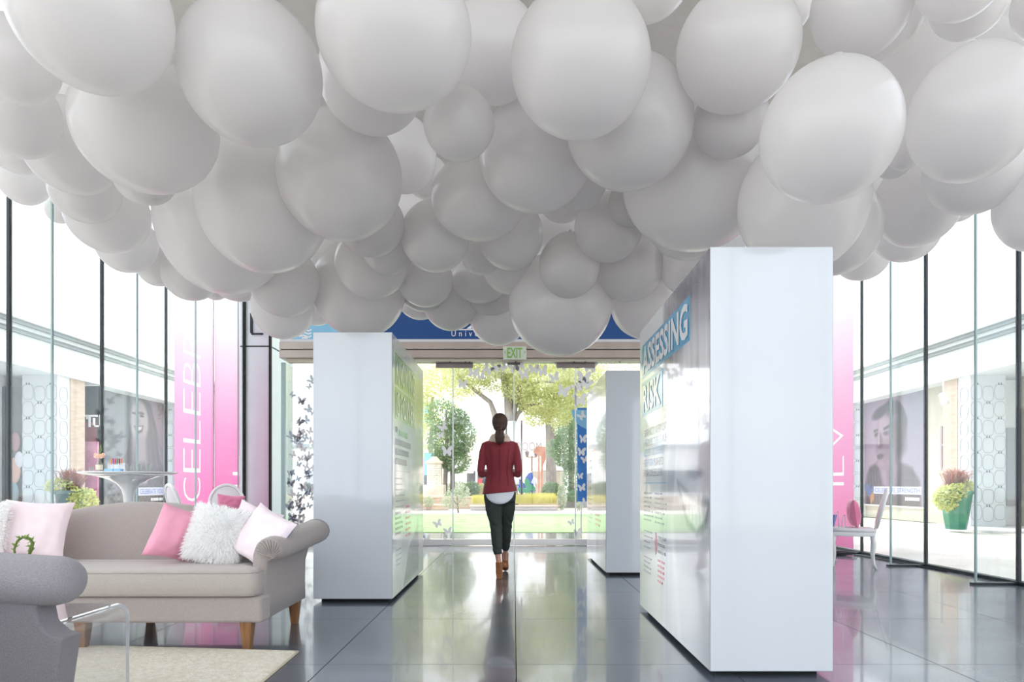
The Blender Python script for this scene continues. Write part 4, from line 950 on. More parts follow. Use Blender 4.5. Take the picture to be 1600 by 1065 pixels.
jd.build('back_seam', mat('jacket_seam', (.40, .10, .14), rough=.8), person, local=True, smooth=True)
# shirt tail
sh = MB(); n = 36
rows = []
for j in range(7):
    row = []
    for i in range(n):
        a = 2*math.pi*i/n; rx = .158+.0008*j; ry = .116+.0012*j; xx = rx*math.cos(a); zb = .925-.128*math.sqrt(max(0, 1-(xx/.148)**2)) if math.sin(a) < 0 and abs(xx) < .148 else .925
        z = .965+(zb-.965)*j/6; row.append((rx*math.cos(a), -.002+ry*math.sin(a), z))
    rows.append(row)
sh.loft(rows, cap=False); so = sh.build('shirt', m_shirt, person, local=True, smooth=True); sm_ = so.modifiers.new('t', 'SOLIDIFY'); sm_.thickness = .004
# trousers
tr = MB()
tr.rings_xy([(0, 0, 1.0, .140, .10), (0, 0, .95, .156, .108), (0, -.004, .88, .172, .115), (0, -.002, .82, .166, .108), (0, 0, .79, .10, .08)], 28)
for L, cut in ((LG, .255), (RG, .27)):
    pts = [p for p, r in L][:5]; rad = [.094, .088, .064, .058, .044]
    tr.tube(pts, rad, 18)
to = cloth(tr, 'trousers', m_trouser, .007, 3)
for v in to.data.vertices:
    x, y, z = v.co
    w_ = .0035*math.sin(z*70+3*x*20)*math.exp(-((z-.57)/.08)**2)+.003*math.sin(z*95+x*30)*math.exp(-((z-.30)/.07)**2)
    v.co.x += w_*(1 if x > 0 else -1); v.co.y -= w_
tsm = MB(); tsm.tube([(-.070, -.086, .86), (-.062, -.075, .70), (-.044, -.045, .57), (-.034, -.055, .42), (-.024, -.05, .28)], .0018, 5); tsm.build('leg_seam', mat('trouser_seam', (.10, .115, .11), rough=.8), person, local=True)
# boots
for (cx, cy, cz, pit, L) in ((-.006, .0, 0, 0, LG), (.050, .44, .055, .32, RG)):
    b = MB()
    b.rings_xy([(0, -.005, .175, .040, .042), (0, -.005, .14, .039, .042), (0, 0, .10, .038, .045), (0, .02, .075, .038, .06)], 20)
    b.loft([[(rx*math.cos(t), y, zc+rz*math.sin(t)) for t in [2*math.pi*k/16 for k in range(16)]] for y, rx, zc, rz in ((-.045, .022, .085, .025), (-.03, .036, .080, .045), (.02, .038, .07, .048), (.08, .040, .045, .038), (.14, .040, .028, .026), (.185, .030, .024, .020), (.20, .012, .022, .012))])
    b.loft([[(x*r, y0+y*r, z) for x, y in ((-1, -1), (1, -1), (1, 1), (-1, 1))] for z, r, y0 in ((.0, .027, -.018), (.06, .034, -.012))])
    M = Matrix.Translation((cx, cy, cz)) @ Matrix.Rotation(pit*-1, 4, 'X'); b.v = [tuple(M @ Vector(v)) for v in b.v]
    bo = cloth(b, 'boot', m_suede, .005, 3)
    z_ = MB(); z_.tube([(0, -.047, .165), (0, -.050, .11), (0, -.047, .07)], .0018, 5); z_.box(-.0285, .0285, -.046, -.040, .058, .061); z_.v = [tuple(M @ Vector(v)) for v in z_.v]
    zz = z_.build('back_zip', mat('tan_seam', (.50, .28, .12), rough=.7), person, local=True); zz.parent = bo
# scarf, hair
sc = MB(); sc.rings_xy([(0, -.008, 1.452, .128, .080), (0, -.01, 1.475, .118, .082), (0, -.008, 1.50, .098, .078), (0, -.004, 1.53, .076, .068), (0, .0, 1.548, .062, .060)], 28)
for k, (z, r) in enumerate(((1.47, .110), (1.495, .098), (1.52, .080))): sc.tube([(r*math.cos(a), -.01+.78*r*math.sin(a), z+.008*math.sin(2*a+k)) for a in [2*math.pi*q/24 for q in range(25)]], .012, 8)
cloth(sc, 'scarf', m_scarf, .007, 2)
hr = MB()
hr.ell((0, -.012, 1.672), (.083, .094, .094), 28, 18); hr.ell((0, -.035, 1.625), (.072, .062, .068), 22, 14)
hr.tube([(0, -.075, 1.60), (0, -.105, 1.568)], [.03, .020], 12)
hr.tube([(0, -.105, 1.575), (-.002, -.128, 1.55), (.002, -.138, 1.50), (0, -.135, 1.45), (-.002, -.125, 1.425)], [.022, .045, .055, .044, .016], 16)
ho = cloth(hr, 'hair', m_hair, .006, 2)
for v in ho.data.vertices:
    a = math.atan2(v.co.x, -v.co.y-.01); v.co += Vector((v.co.x, v.co.y, 0)).normalized()*.0022*math.sin(a*34+v.co.z*20)
for p in [p for p in []]: pass
MB().tube([(.021*math.cos(a), -.104+.012*math.sin(a), 1.572+.010*math.cos(a)*0+.014*math.sin(a)) for a in [2*math.pi*q/16 for q in range(17)]], .006, 6, cap=False).build('hair_tie', m_black, person, local=True, smooth=True)
eyem = mat('eye_dark', (.12, .08, .06), rough=.2)
for s in (-1, 1): MB().ell((s*.028, .089, 1.655), (.012, .006, .006), 12, 8).build('eye', eyem, person, local=True, smooth=True)
# ---------------------------------------------------------------- shop buildings left and right outside
m_wallw = mat('pale_stucco', (.90, .91, .92), rough=.85, var=.03, bump=.03, bscale=30)
m_fasc = mat('white_fascia', (.84, .86, .88), rough=.6)
m_corn = mat('grey_cornice', (.62, .65, .68), rough=.6)
m_stone = mat('tan_stone', (.70, .63, .57), rough=.8, col2=(.78, .71, .65), scale=3, stretch=(1, 1, 5))
m_beige = mat('beige_wall', (.74, .72, .67), rough=.85, var=.04)
m_patt = mat('lattice_line', (.64, .68, .70), rough=.6)
m_leafd = mat('lattice_leaf', (.25, .30, .33), rough=.6)
m_darkglass = mat('dark_shop_glass', (.20, .24, .26), rough=.05, spec=.8, col2=(.32, .36, .38), scale=1.2)
m_darkred = mat('dark_red_band', (.50, .20, .28), rough=.5)
m_purple = mat('purple_pane', (.52, .30, .48), rough=.15, col2=(.42, .34, .48), scale=3)
m_frame_w = mat('white_frame', (.93, .93, .94), rough=.5)
m_curb = mat('kerb_stone', (.78, .79, .80), rough=.85, var=.08, scale=9)
m_light = mat('pale_awning', (.93, .94, .95), rough=.7)
m_dgrey = mat('dark_display', (.36, .36, .40), rough=.4, col2=(.46, .44, .48), scale=2)
def sx(side, a, b): return sorted((side*a, side*b))
def mbox(mb, side, xa, xb, ya, yb, za, zb):
    a, b = sorted((side*xa, side*xb)); return mb.box(a, b, ya, yb, za, zb)
def ring_loop(mb, cx, cz, rx, rz, plane, d, r=.008, side=1):
    n = 20; pts = []
    for k in range(n+1):
        t = 2*math.pi*k/n; u = math.copysign(abs(math.cos(t))**.6, math.cos(t))*rx; v = math.copysign(abs(math.sin(t))**.6, math.sin(t))*rz
        pts.append((cx+u, d, cz+v) if plane == 'y' else (d, cx+u, cz+v))
    mb.tube(pts, r, 4, cap=False)
rk_ = random.Random(12)
for side in (-1, 1):
    B = thing('shop_building', ('pale shop building with cornice and patterned columns outside the %s glass wall' % ('left' if side < 0 else 'right')), 'building', (side*11, 16, 0))
    mb = MB(); mbox(mb, side, 11.02, 11.3, 17.0, 21.2, 0, 3.6); mbox(mb, side, 12.0, 12.3, 3, 17.0, 0, 3.6); mbox(mb, side, 11.3, 12.3, 16.95, 17.15, 0, 3.6); mbox(mb, side, 11.0, 14, 21.3, 26, 0, 3.6); mbox(mb, side, 12.0, 16, 3, 26, 3.6, 4.5)
    mb.build('wall', m_beige if side > 0 else m_wallw, B)
    mb = MB(); mbox(mb, side, 10.55, 12.2, 3, 26, 3.55, 4.22); mb.build('fascia', m_fasc, B)
    for k, (dx, z0, z1) in enumerate(((.05, 4.22, 4.30), (.12, 4.30, 4.38), (.20, 4.38, 4.45), (.28, 4.45, 4.56))):
        mb = MB(); mbox(mb, side, 10.55-dx, 12.2, 3, 26, z0+.005, z1); mb.build('cornice_tier', m_corn if k % 2 == 0 else m_fasc, B)
    for (y0, y1) in ((15.5, 15.92), (20.35+.5, 21.25), (9.6, 10.4)):
        mb = MB(); mbox(mb, side, 10.63, 11.45, y0, y1, 0, 3.56); col = mb.build('column', m_fasc, B)
        lt = MB(); dt = MB()
        for i in range(3):
            for j in range(8):
                cx = side*(10.63+.137+.274*i); cz = .32+.40*j+(.0 if i % 2 else .04)
                ring_loop(lt, cx, cz, .125, .175, 'y', y0-.006, .006)
                for q in ((-.03, .0), (.03, .0)):
                    if (i+j) % 2: dt.ell((cx+q[0], y0-.008, cz+.19), (.014, .006, .03), 6, 4)
        for j in range(8):
            ring_loop(lt, (y0+y1)/2, .32+.40*j, .13, .175, 'x', side*10.63-side*.006, .008)
        a = lt.build('lattice_line', m_patt, B); a.parent = col
        a = dt.build('lattice_leaf', m_leafd, B); a.parent = col
    mb = MB(); mbox(mb, side, 10.63, 11.0, 15.95, 16.5, 0, 3.56); mb.build('stone_pier', m_stone, B, bevel=.01)
    mb = MB(); mbox(mb, side, 10.0, 12.0, 13.9, 16.6, -.02, .035); mb.build('plinth_step', m_curb, B, bevel=.01)
    if side > 0:
        mb = MB(); mb.box(11.9, 12.0, 16.2, 17.3, 1.0, 2.8) if False else None
        wx0, wx1, wy = WX(1468.5, 16.9), WX(1499, 16.9), 16.92
        fr = MB().box(wx0, wx1+.1, wy-.03, wy, WZ(735, 16.9), WZ(665, 16.9)).build('window', m_frame_w, B)
        for a in (0, 1):
            for b_ in (0, 1):
                x0 = wx0+.05+a*.30; z0 = WZ(733, 16.9)+.04+b_*(.60)
                q = MB().box(x0, x0+.235, wy-.045, wy-.032, z0, z0+(.55 if b_ == 0 else .45)).build('pane', m_purple, B); q.parent = fr
        # spotlight under the canopy
        lx, lz = WX(1474, 15.2), WZ(622, 15.2)
        MB().tube([(lx, 15.2, 3.55), (lx, 15.2, lz+.1)], .015, 6).tube([(lx-.06, 15.15, lz+.08), (lx+.07, 15.25, lz-.10)], [.07, .09], 12).build('spotlight', m_frame_w, B, smooth=True)
        MB().box(WX(1571, 15.9), 13.2, 15.9, 15.95, 0, 3.5).build('recess_wall', m_wallw, B)
        MB().box(WX(1586, 15.6), 12.9, 15.85, 15.89, .5, 2.35).build('display_board', m_corn, B)
        MB().box(WX(1572, 15.4), WX(1577, 15.4), 15.8, 15.89, WZ(745, 15.4), WZ(738, 15.4)).build('wall_switch', m_darkglass, B)
    else:
        # dark shopfront between stone pier and poster, and one at the near end
        x0, x1 = WX(110, 16.9), WX(158, 16.9)
        MB().box(-11.6, x1, 16.88, 16.93, .05, 3.5).build('shop_window', m_darkglass, B)
        MB().box(x0-.3, x1-.1, 16.82, 16.88, WZ(690, 16.9), WZ(660, 16.9)-.0).build('red_band', m_darkred, B)
        MB().box(x0+.1, x0+.75, 16.80, 16.87, .4, WZ(690, 16.9)).build('magenta_display', mat('magenta_panel', (.70, .40, .55), rough=.5, col2=(.85, .62, .72), scale=2), B)
        z0, z1 = WZ(667, 16.8), WZ(648, 16.8)
        T = MB(); xa = WX(134, 16.8)
        T.box(xa, xa+.30, 16.76, 16.80, z1-.045, z1).box(xa+.09, xa+.13, 16.76, 16.80, z0, z1-.045).box(xa+.03, xa+.07, 16.76, 16.80, z1-.11, z1-.045)
        xb = xa+.20
        T.box(xb, xb+.04, 16.76, 16.80, z0, z1-.08).box(xb, xb+.20, 16.76, 16.80, z0, z0+.045).box(xb+.16, xb+.20, 16.76, 16.80, z0, z1)
        T.build('sign_letters', m_frame_w, B)
        for px, py, s in ((116, 598, 11), (130, 600, 9), (123, 622, 12), (118, 631, 8)):
            MB().prism(butterfly(s/F*16.8, (WX(px, 16.78), WZ(py, 16.78)), px*.7, .7), 'y', 16.78, 16.79).build('bird_decal', m_leafd, B)
        MB().box(-13.4, -11.5, 15.6, 15.66, .1, 3.3).build('shop_window', m_darkglass, B)
        for i, (px, py, r, c) in enumerate(((22, 735, .22, (.78, .62, .55)), (24, 690, .16, (.60, .45, .48)), (20, 770, .2, (.45, .55, .58)), (30, 718, .14, (.80, .80, .84)))):
            MB().ell((WX(px, 15.5), 15.5, WZ(py, 15.5)), (r*.7, .06, r*1.4), 12, 8).build('window_display', mat('display_%d' % i, c, rough=.7), B, smooth=True)
# ---------------------------------------------------------------- portrait posters on the buildings
def strength(u, v):
    p = Paint(u, v, .98, (.74, .68, .75))
    p.poly([(-.1, -.1), (.45, -.1), (.4, 1.1), (-.1, 1.1)], (.80, .73, .79), .25)
    p.poly([(.7, -.1), (1.1, -.1), (1.1, 1.1), (.66, 1.1)], (.72, .73, .79), .2)
    p.poly([(.12, .64), (.30, .58), (.62, .60), (.82, .66), (.93, .78), (.95, 1.1), (.08, 1.1), (.05, .80)], (.34, .27, .33), .02)
    for k in range(9): p.poly([(.06+.05*k, .70), (.085+.05*k, .68), (.12+.05*k, 1.05), (.09+.05*k, 1.05)], (.50, .42, .48), .008, .8)
    p.poly([(.30, .55), (.62, .48), (.62, .66), (.56, .86), (.36, .82), (.30, .68)], (.55, .48, .54), .03)
    p.poly([(.30, .62), (.42, .66), (.44, .84), (.36, .80)], (.72, .66, .72), .03)
    p.ell(.50, .26, .235, .235, (.24, .19, .25), .08)
    p.poly([(.28, .18), (.60, .16), (.68, .34), (.62, .50), (.56, .62), (.40, .68), (.30, .66), (.25, .58), (.26, .52), (.22, .50), (.25, .40), (.21, .36), (.25, .28)], (.66, .59, .65), .02)
    p.poly([(.50, .16), (.72, .22), (.72, .48), (.62, .58), (.56, .60), (.52, .40)], (.30, .24, .30), .05)
    p.ell(.36, .24, .12, .12, (.82, .75, .80), .6); p.ell(.42, .48, .08, .08, (.60, .53, .59), .7)
    p.ell(.30, .12, .13, .05, (.28, .23, .29), .3, -.3)
    p.poly([(.36, .275), (.50, .24), (.56, .28), (.50, .265), (.38, .295)], (.25, .20, .26), .01); p.poly([(.20, .28), (.27, .275), (.27, .29), (.20, .30)], (.25, .20, .26), .01)
    p.ell(.42, .325, .055, .020, (.36, .30, .36), .5); p.ell(.43, .325, .022, .015, (.75, .72, .76), .4); p.ell(.425, .325, .012, .013, (.12, .10, .13), .3)
    p.ell(.245, .325, .035, .020, (.36, .30, .36), .5); p.ell(.24, .325, .012, .013, (.14, .10, .14), .3)
    p.poly([(.29, .31), (.33, .33), (.36, .43), (.33, .47), (.27, .46), (.26, .43)], (.50, .43, .49), .015); p.poly([(.27, .32), (.30, .32), (.30, .43), (.26, .44)], (.80, .73, .78), .01)
    p.poly([(.25, .525), (.32, .51), (.38, .53), (.33, .565), (.27, .56)], (.36, .28, .34), .008); p.ell(.31, .61, .06, .03, (.72, .64, .70), .5)
    p.c = p.c*np.array([1.0, .93, 1.0])
    p.poly([(.02, .82), (.1, .80), (.14, .86), (.20, .80), (.21, .90), (.12, .95)], (.42, .52, .80), .008); p.poly([(.12, .92), (.2, .86), (.2, .95), (.14, 1.0)], (.92, .62, .42), .008)
    return p.c
def you(u, v):
    p = Paint(u, v, .98, (.66, .53, .63))
    p.poly([(-.1, -.1), (.50, -.1), (.46, 1.1), (-.1, 1.1)], (.55, .56, .60), .1)  # grey left half: reflections painted into the print
    p.poly([(.60, -.02), (.75, .04), (.86, .30), (.90, .55), (1.02, .66), (1.05, 1.1), (.1, 1.1), (.2, .66), (.36, .50), (.40, .25), (.48, .03)], (.37, .29, .36), .015)
    for k in range(12):
        x = .62+.022*k; p.poly([(x, .10+.02*k), (x+.008, .10+.02*k), (x+.05+.012*k, .64), (x+.03+.012*k, .64)], (.62, .52, .58) if k % 3 == 0 else (.50, .41, .48), .006, .8)
    p.ell(.55, .22, .15, .20, (.80, .74, .78), .12); p.poly([(.44, .38), (.66, .34), (.68, .60), (.50, .62)], (.72, .65, .70), .04)
    p.ell(.58, .14, .05, .012, (.34, .26, .33), .4); p.ell(.59, .165, .035, .01, (.25, .18, .24), .4); p.ell(.46, .15, .03, .01, (.3, .22, .3), .4)
    p.ell(.53, .22, .025, .03, (.68, .60, .65), .6); p.poly([(.46, .27), (.62, .25), (.60, .31), (.52, .34)], (.38, .25, .32), .008); p.poly([(.48, .275), (.60, .262), (.58, .295), (.52, .31)], (.96, .94, .96), .006)
    p.poly([(.08, .70), (.35, .62), (.40, 1.1), (.05, 1.1)], (.45, .42, .47), .03)
    m = ((p.v > .64) & (p.u > .08))*1.0; p.c += (.10*np.sin(p.u*90)*np.sin(p.v*110)*m)[:, None]
    p.poly([(.50, .70), (.76, .70), (.66, .80), (.52, .80)], (.85, .82, .86), .02)
    return p.c
m_post = attr_mat('poster_print', rough=.5, gain=.42)
for side, fn, txt, lab in ((1, strength, 'CELEBRATE STRENGTH', 'large purple-grey portrait poster of a short-haired woman outside the right glass wall'), (-1, you, 'CELEBRATE YOU', 'large purple-grey portrait poster of a laughing long-haired woman outside the left wall')):
    X = side*10.98; P = thing('portrait_poster', lab, 'poster', (X, 19.3, .35))
    MB().box(min(X, X+side*.035), max(X, X+side*.035), 17.75, 20.95, .36, 3.57).build('backing_board', m_frame_w, P)
    xl = X-side*.004
    # u runs left to right as seen from the room
    if side > 0: corner, right = (xl, 20.92, .40), (0, -1, 0)
    else: corner, right = (xl, 17.78, .40), (0, 1, 0)
    print_panel('portrait_print', corner, right, (0, 0, 1), 3.14, 3.14, 170, 170, fn, m_post, P)
    R = Vector(right); c0 = Vector(corner); xs_ = xl-side*.004
    def along(a): return c0.y+R.y*a
    z0, z1 = (.40+3.14*.105, .40+3.14*.175) if side > 0 else (.40+3.14*.09, .40+3.14*.165)
    a0, a1 = (.62, 3.0) if side > 0 else (1.66, 3.1)
    MB().box(min(xs_, xs_+side*.002), max(xs_, xs_+side*.002), min(along(a0), along(a1)), max(along(a0), along(a1)), z0, z1).build('caption_band', mat('lilac_band', (.72, .72, .80), rough=.5), P)
    lettering(txt, (xs_-side*.003, along(a0+.08), z0+.045), right, (0, 0, 1), a1-a0-.16, z1-z0-.09, mat('caption_blue', (.36, .40, .66), rough=.5), P)
    t = MB(); r2 = random.Random(1)
    for k in range(8): bb_ = along(a1-.75+.085*k); t.box(min(xs_, xs_+side*.002), max(xs_, xs_+side*.002), min(bb_, bb_+R.y*.06), max(bb_, bb_+R.y*.06), z0-.17, z0-.08)
    stuff(t.build('small_caption', m_wprint, P))
# ---------------------------------------------------------------- plants
def leaf_cloud(mb, blobs, n, size, seed, flat=.0, droop=0):
    r = random.Random(seed); W = [b[3] for b in blobs]; tot = sum(b[1][0]*b[1][2] for b in blobs)
    for c, rad, s, wgt in blobs:
        for _ in range(int(n*wgt)):
            while True:
                d = Vector((r.uniform(-1, 1), r.uniform(-1, 1), r.uniform(-1, 1)))
                if .15 < d.length < 1: break
            d = d.normalized()*d.length**.45
            p = Vector((c[0]+d.x*rad[0], c[1]+d.y*rad[1], c[2]+d.z*rad[2]))
            a = Vector((r.uniform(-1, 1), r.uniform(-1, 1), r.uniform(-1, 1)-droop)).normalized(); q = a.orthogonal(); q.rotate(Matrix.Rotation(r.uniform(0, 6.28), 3, a)); q.normalize()
            L = size*s*r.uniform(.6, 1.3); mb.add([p, p+a*L*.5+q*L*.32, p+a*L, p+a*L*.5-q*L*.32], [(0, 1, 2, 3)])
    return mb
def leafmat(name, c1, c2, tr=.35): return mat(name, c1, rough=.6, col2=c2, scale=1.6, translucent=tr)
lm_y = leafmat('leaf_yellowgreen', (.74, .76, .52), (.93, .92, .74), .55); lm_g = leafmat('leaf_green', (.42, .54, .38), (.66, .74, .54), .45); lm_b = leafmat('leaf_bluegreen', (.52, .64, .52), (.76, .82, .68), .5); lm_s = leafmat('leaf_silver', (.66, .70, .60), (.82, .84, .76))
m_bark = mat('grey_bark', (.46, .43, .42), rough=.9, col2=(.62, .58, .56), scale=8, bump=.5, bscale=25, stretch=(1, 1, .3))
def tree(lab, x, y, trunk, branches, blobs, lm, n, size, seed, grp=None):
    t = thing('tree', lab, 'tree', (x, y, 0), grp)
    b = MB()
    for pts, rad in trunk: b.tube([(x+p[0], y+p[1], p[2]) for p in pts], rad, 9)
    b.build('trunk', m_bark, t, smooth=True)
    if branches:
        b = MB()
        for pts, rad in branches: b.tube([(x+p[0], y+p[1], p[2]) for p in pts], rad, 7)
        b.build('branches', m_bark, t, smooth=True)
    b = MB(); leaf_cloud(b, [((x+c[0], y+c[1], c[2]), r, s, w_) for c, r, s, w_ in blobs], n, size, seed); stuff(b.build('foliage', lm, t)); return t
ty = 27.0; tx = WX(798, ty)
def P(px, py, Y, x0, y0=0): return (WX(px, Y)-x0, y0, WZ(py, Y))
p = lambda px, py, d=0: P(px, py, ty, tx, d)
tree('big yellow-green tree with a forked grey trunk behind the walking woman', tx, ty,
     [([p(799, 790), p(799, 740), p(797, 700), p(796, 660), p(794, 620), p(786, 585), p(778, 555)], [.28, .25, .22, .20, .17, .13, .08])],
     [([p(797, 690), p(803, 640), p(812, 605), p(826, 580)], [.17, .14, .11, .05]), ([p(777, 665), p(772, 645), p(766, 628), p(745, 612), p(728, 598), p(715, 585)], [.16, .12, .10, .08, .06, .03]), ([p(797, 700), p(785, 685), p(775, 660)], [.12, .12, .12]),
      ([p(800, 665), p(810, 645), p(822, 634), p(845, 630)], [.10, .09, .07, .03]), ([p(812, 605), p(850, 595), p(880, 600)], [.06, .05, .02])],
     [(p(745, 575), (1.1, 1.3, .7), 1, .9), (p(715, 560), (1.0, 1.2, .8), 1, .7), (p(790, 560), (1.5, 1.6, .8), 1, 1.4), (p(850, 590), (1.6, 1.6, .9), 1, 1.8), (p(900, 600), (1.2, 1.4, 1.1), 1, 1.2), (p(835, 545), (2.4, 1.8, .9), 1, 1.4), (p(842, 632), (.9, 1.0, .5), 1, .55), (p(810, 610), (.7, 1.0, .6), 1, .5), (p(960, 580), (1.6, 1.5, 1.2), 1, .8), (p(740, 605), (.5, .7, .35), 1, .15), (p(870, 640), (.8, .9, .7), 1, .45), (p(690, 575), (1.1, 1.2, .9), 1, .5), (p(930, 620), (1.0, 1.2, 1.6), 1, .6), (p(775, 590), (.6, .8, .6), 1, .3), (p(865, 615), (2.0, 1.6, 1.0), 1, .7)], lm_y, 3200, .095, 1, 'park trees beyond the lawn')
wr = MB().tube([(tx+.06, ty-.0, 1.0), (tx+.05, ty, WZ(745, ty)), (tx+.02, ty, WZ(700, ty)), (tx-.02, ty, WZ(658, ty))], [.30, .29, .26, .24], 14)  # white sleeve added over the trunk, painting in the light that falls on it
tw = wr.build('lit_trunk_sleeve', m_fasc, bpy.data.objects['tree'], smooth=True)
ty2 = 33.0; tx2 = WX(862, ty2); q = lambda px, py, d=0: P(px, py, ty2, tx2, d)
tree('pale-trunked tree behind the brick arch, right of the woman', tx2, ty2, [([q(862, 790), q(861, 740), q(860, 690), q(858, 650), q(855, 610)], [.30, .27, .24, .2, .14])],
     [([q(860, 695), q(872, 680), q(885, 668)], [.14, .10, .05]), ([q(858, 655), q(845, 640), q(835, 625)], [.1, .08, .04])],
     [(q(860, 610), (1.6, 1.5, 1.4), 1, 1), (q(895, 625), (1.2, 1.2, 1.5), 1, .9), (q(880, 660), (.7, .8, .7), 1, .3), (q(838, 650), (.7, .8, .5), 1, .2), (q(820, 600), (1.2, 1.2, 1), 1, .5)], lm_y, 3000, .13, 2, 'park trees beyond the lawn')
ty3 = 30.0; tx3 = WX(892, ty3); q = lambda px, py, d=0: P(px, py, ty3, tx3, d)
tree('blue-green leafy tree right beside the blue butterfly banner', tx3, ty3, [([q(893, 790), q(893, 700), q(892, 650)], [.13, .12, .08])], [],
     [(q(893, 690), (.75, .8, 1.4), 1, 1.2), (q(880, 705), (.6, .7, .7), 1, .6), (q(900, 650), (.8, .8, 1.3), 1, .7), (q(893, 745), (.4, .5, .7), 1, .3), (q(862, 700), (.25, .3, .4), 1, .12)], lm_b, 2600, .10, 3, 'park trees beyond the lawn')
ty4 = 31.0; tx4 = WX(702, ty4); q = lambda px, py, d=0: P(px, py, ty4, tx4, d)
tree('dense green twin-trunked tree left of the woman', tx4, ty4, [([q(694, 790), q(696, 740), q(698, 690), q(697, 640)], [.13, .11, .09, .05]), ([q(707, 790), q(707, 740), q(705, 690), q(708, 640)], [.13, .11, .09, .05])], [],
     [(q(700, 690), (1.0, 1.0, 1.0), 1, 1.4), (q(722, 680), (.65, .8, .9), 1, .9), (q(712, 720), (.7, .8, .6), 1, .7), (q(690, 650), (.8, .8, .8), 1, .6), (q(716, 655), (.5, .6, .5), 1, .4), (q(695, 715), (.6, .6, .5), 1, .4)], lm_g, 2400, .10, 4, 'park trees beyond the lawn')
ty5 = 36.0; tx5 = WX(676, ty5); q = lambda px, py, d=0: P(px, py, ty5, tx5, d)
tree('yellowing tree at the left of the park, beside the left exhibit box', tx5, ty5, [([q(672, 790), q(673, 700), q(676, 620)], [.14, .12, .06])], [],
     [(q(672, 690), (.9, .9, 1.6), 1, .9), (q(690, 610), (1.3, 1.2, 1.4), 1, .8), (q(668, 585), (1.2, 1.2, 1.3), 1, .6), (q(720, 590), (1.0, 1.2, 1.2), 1, .5), (q(650, 640), (1, 1, 1.6), 1, .7)], lm_y, 2600, .12, 5, 'park trees beyond the lawn')
ty6 = 24.3; tx6 = WX(712, ty6); q = lambda px, py, d=0: P(px, py, ty6, tx6, d)
tree('small silvery young tree at the lawn edge, left of the woman', tx6, ty6, [([q(716, 801), q(715, 790), q(714, 770)], [.035, .03, .015])], [([q(715, 790), q(705, 775)], [.02, .01]), ([q(715, 788), q(726, 772)], [.02, .01])],
     [(q(712, 778), (.5, .4, .35), 1, .8), (q(722, 768), (.3, .3, .25), 1, .35), (q(700, 785), (.28, .3, .2), 1, .3)], lm_s, 900, .06, 6)
def shrub(lab, px, py, rx, rz, Y, lm, n, size, seed, grp='shrubs in the planted beds'):
    x, z = WX(px, Y), WZ(py, Y); rx *= Y/F; rz *= Y/F
    t = thing('shrub', lab, 'shrub', (x, Y, 0), grp)
    b = MB(); leaf_cloud(b, [((x, Y, z), (rx, rx, rz), 1, 1)], n, size, seed); stuff(b.build('foliage', lm, t))
    s_ = MB()
    for k in range(4): s_.tube([(x+.04*(k-1.5), Y, .0), (x+rx*.3*(k-1.5), Y+.05*k, z)], .012, 5)
    s_.build('stems', m_bark, t)
shrub('round dark green shrub just left of the woman', 737, 764, 13, 12, 28.8, lm_g, 1500, .08, 1)
shrub('light green hedge shrub right of the white-shirted passer-by', 862, 766, 16, 13, 29.2, lm_g, 1500, .08, 2)
shrub('tall pale shrub at the end of the right hedge', 878, 776, 7, 20, 26.2, lm_s, 900, .07, 3)
shrub('low pale shrub behind the tan planter wall at the left', 716, 774, 20, 6, 30, lm_b, 1300, .08, 4)
shrub('loose green shrub behind the woman left elbow', 752, 766, 8, 11, 29.5, lm_y, 600, .08, 5)
shrub('pale shrub between the tree trunks at the left', 715, 762, 22, 9, 33, lm_s, 900, .09, 6)
shrub('low shrub beside the blue butterfly banner', 897, 775, 14, 9, 29, lm_b, 900, .08, 7)
shrub('little shrub at the foot of the left exhibit box', 670, 783, 9, 8, 25.5, lm_s, 500, .06, 8)
shrub('tiny shrub on the path edge before the blue banner', 905, 790, 6, 6, 25, lm_s, 300, .05, 9)
def grass_bed(name, lab, x0, x1, y0, y1, z0, h, n, m, seed, lean=.3):
    r = random.Random(seed); b = MB()
    for _ in range(n):
        x, y = r.uniform(x0, x1), r.uniform(y0, y1); L = h*r.uniform(.5, 1.1); a = r.uniform(0, 6.28); l = r.uniform(0, lean)
        t = Vector((x+math.cos(a)*l*L, y+math.sin(a)*l*L, z0+L)); b.add([(x-.012, y, z0), (x+.012, y, z0), t], [(0, 1, 2)])
    o = b.build(name, m, None, origin=((x0+x1)/2, (y0+y1)/2, z0)); o['kind'] = 'stuff'; o['label'] = lab; o['category'] = 'grass'; return o
lm_gold = leafmat('golden_grass', (.72, .72, .30), (.90, .84, .52), .3)
grass_bed('ornamental_grass', 'golden ornamental grass in the curved planter right of the woman', WX(805, 26.8), WX(868, 26.8), 26.4, 27.6, .25, .42, 4200, lm_gold, 1)
grass_bed('ornamental_grass', 'golden ornamental grass in the planter left of the woman', WX(738, 26.8), WX(764, 26.8), 26.4, 27.6, .25, .34, 1800, lm_gold, 2)
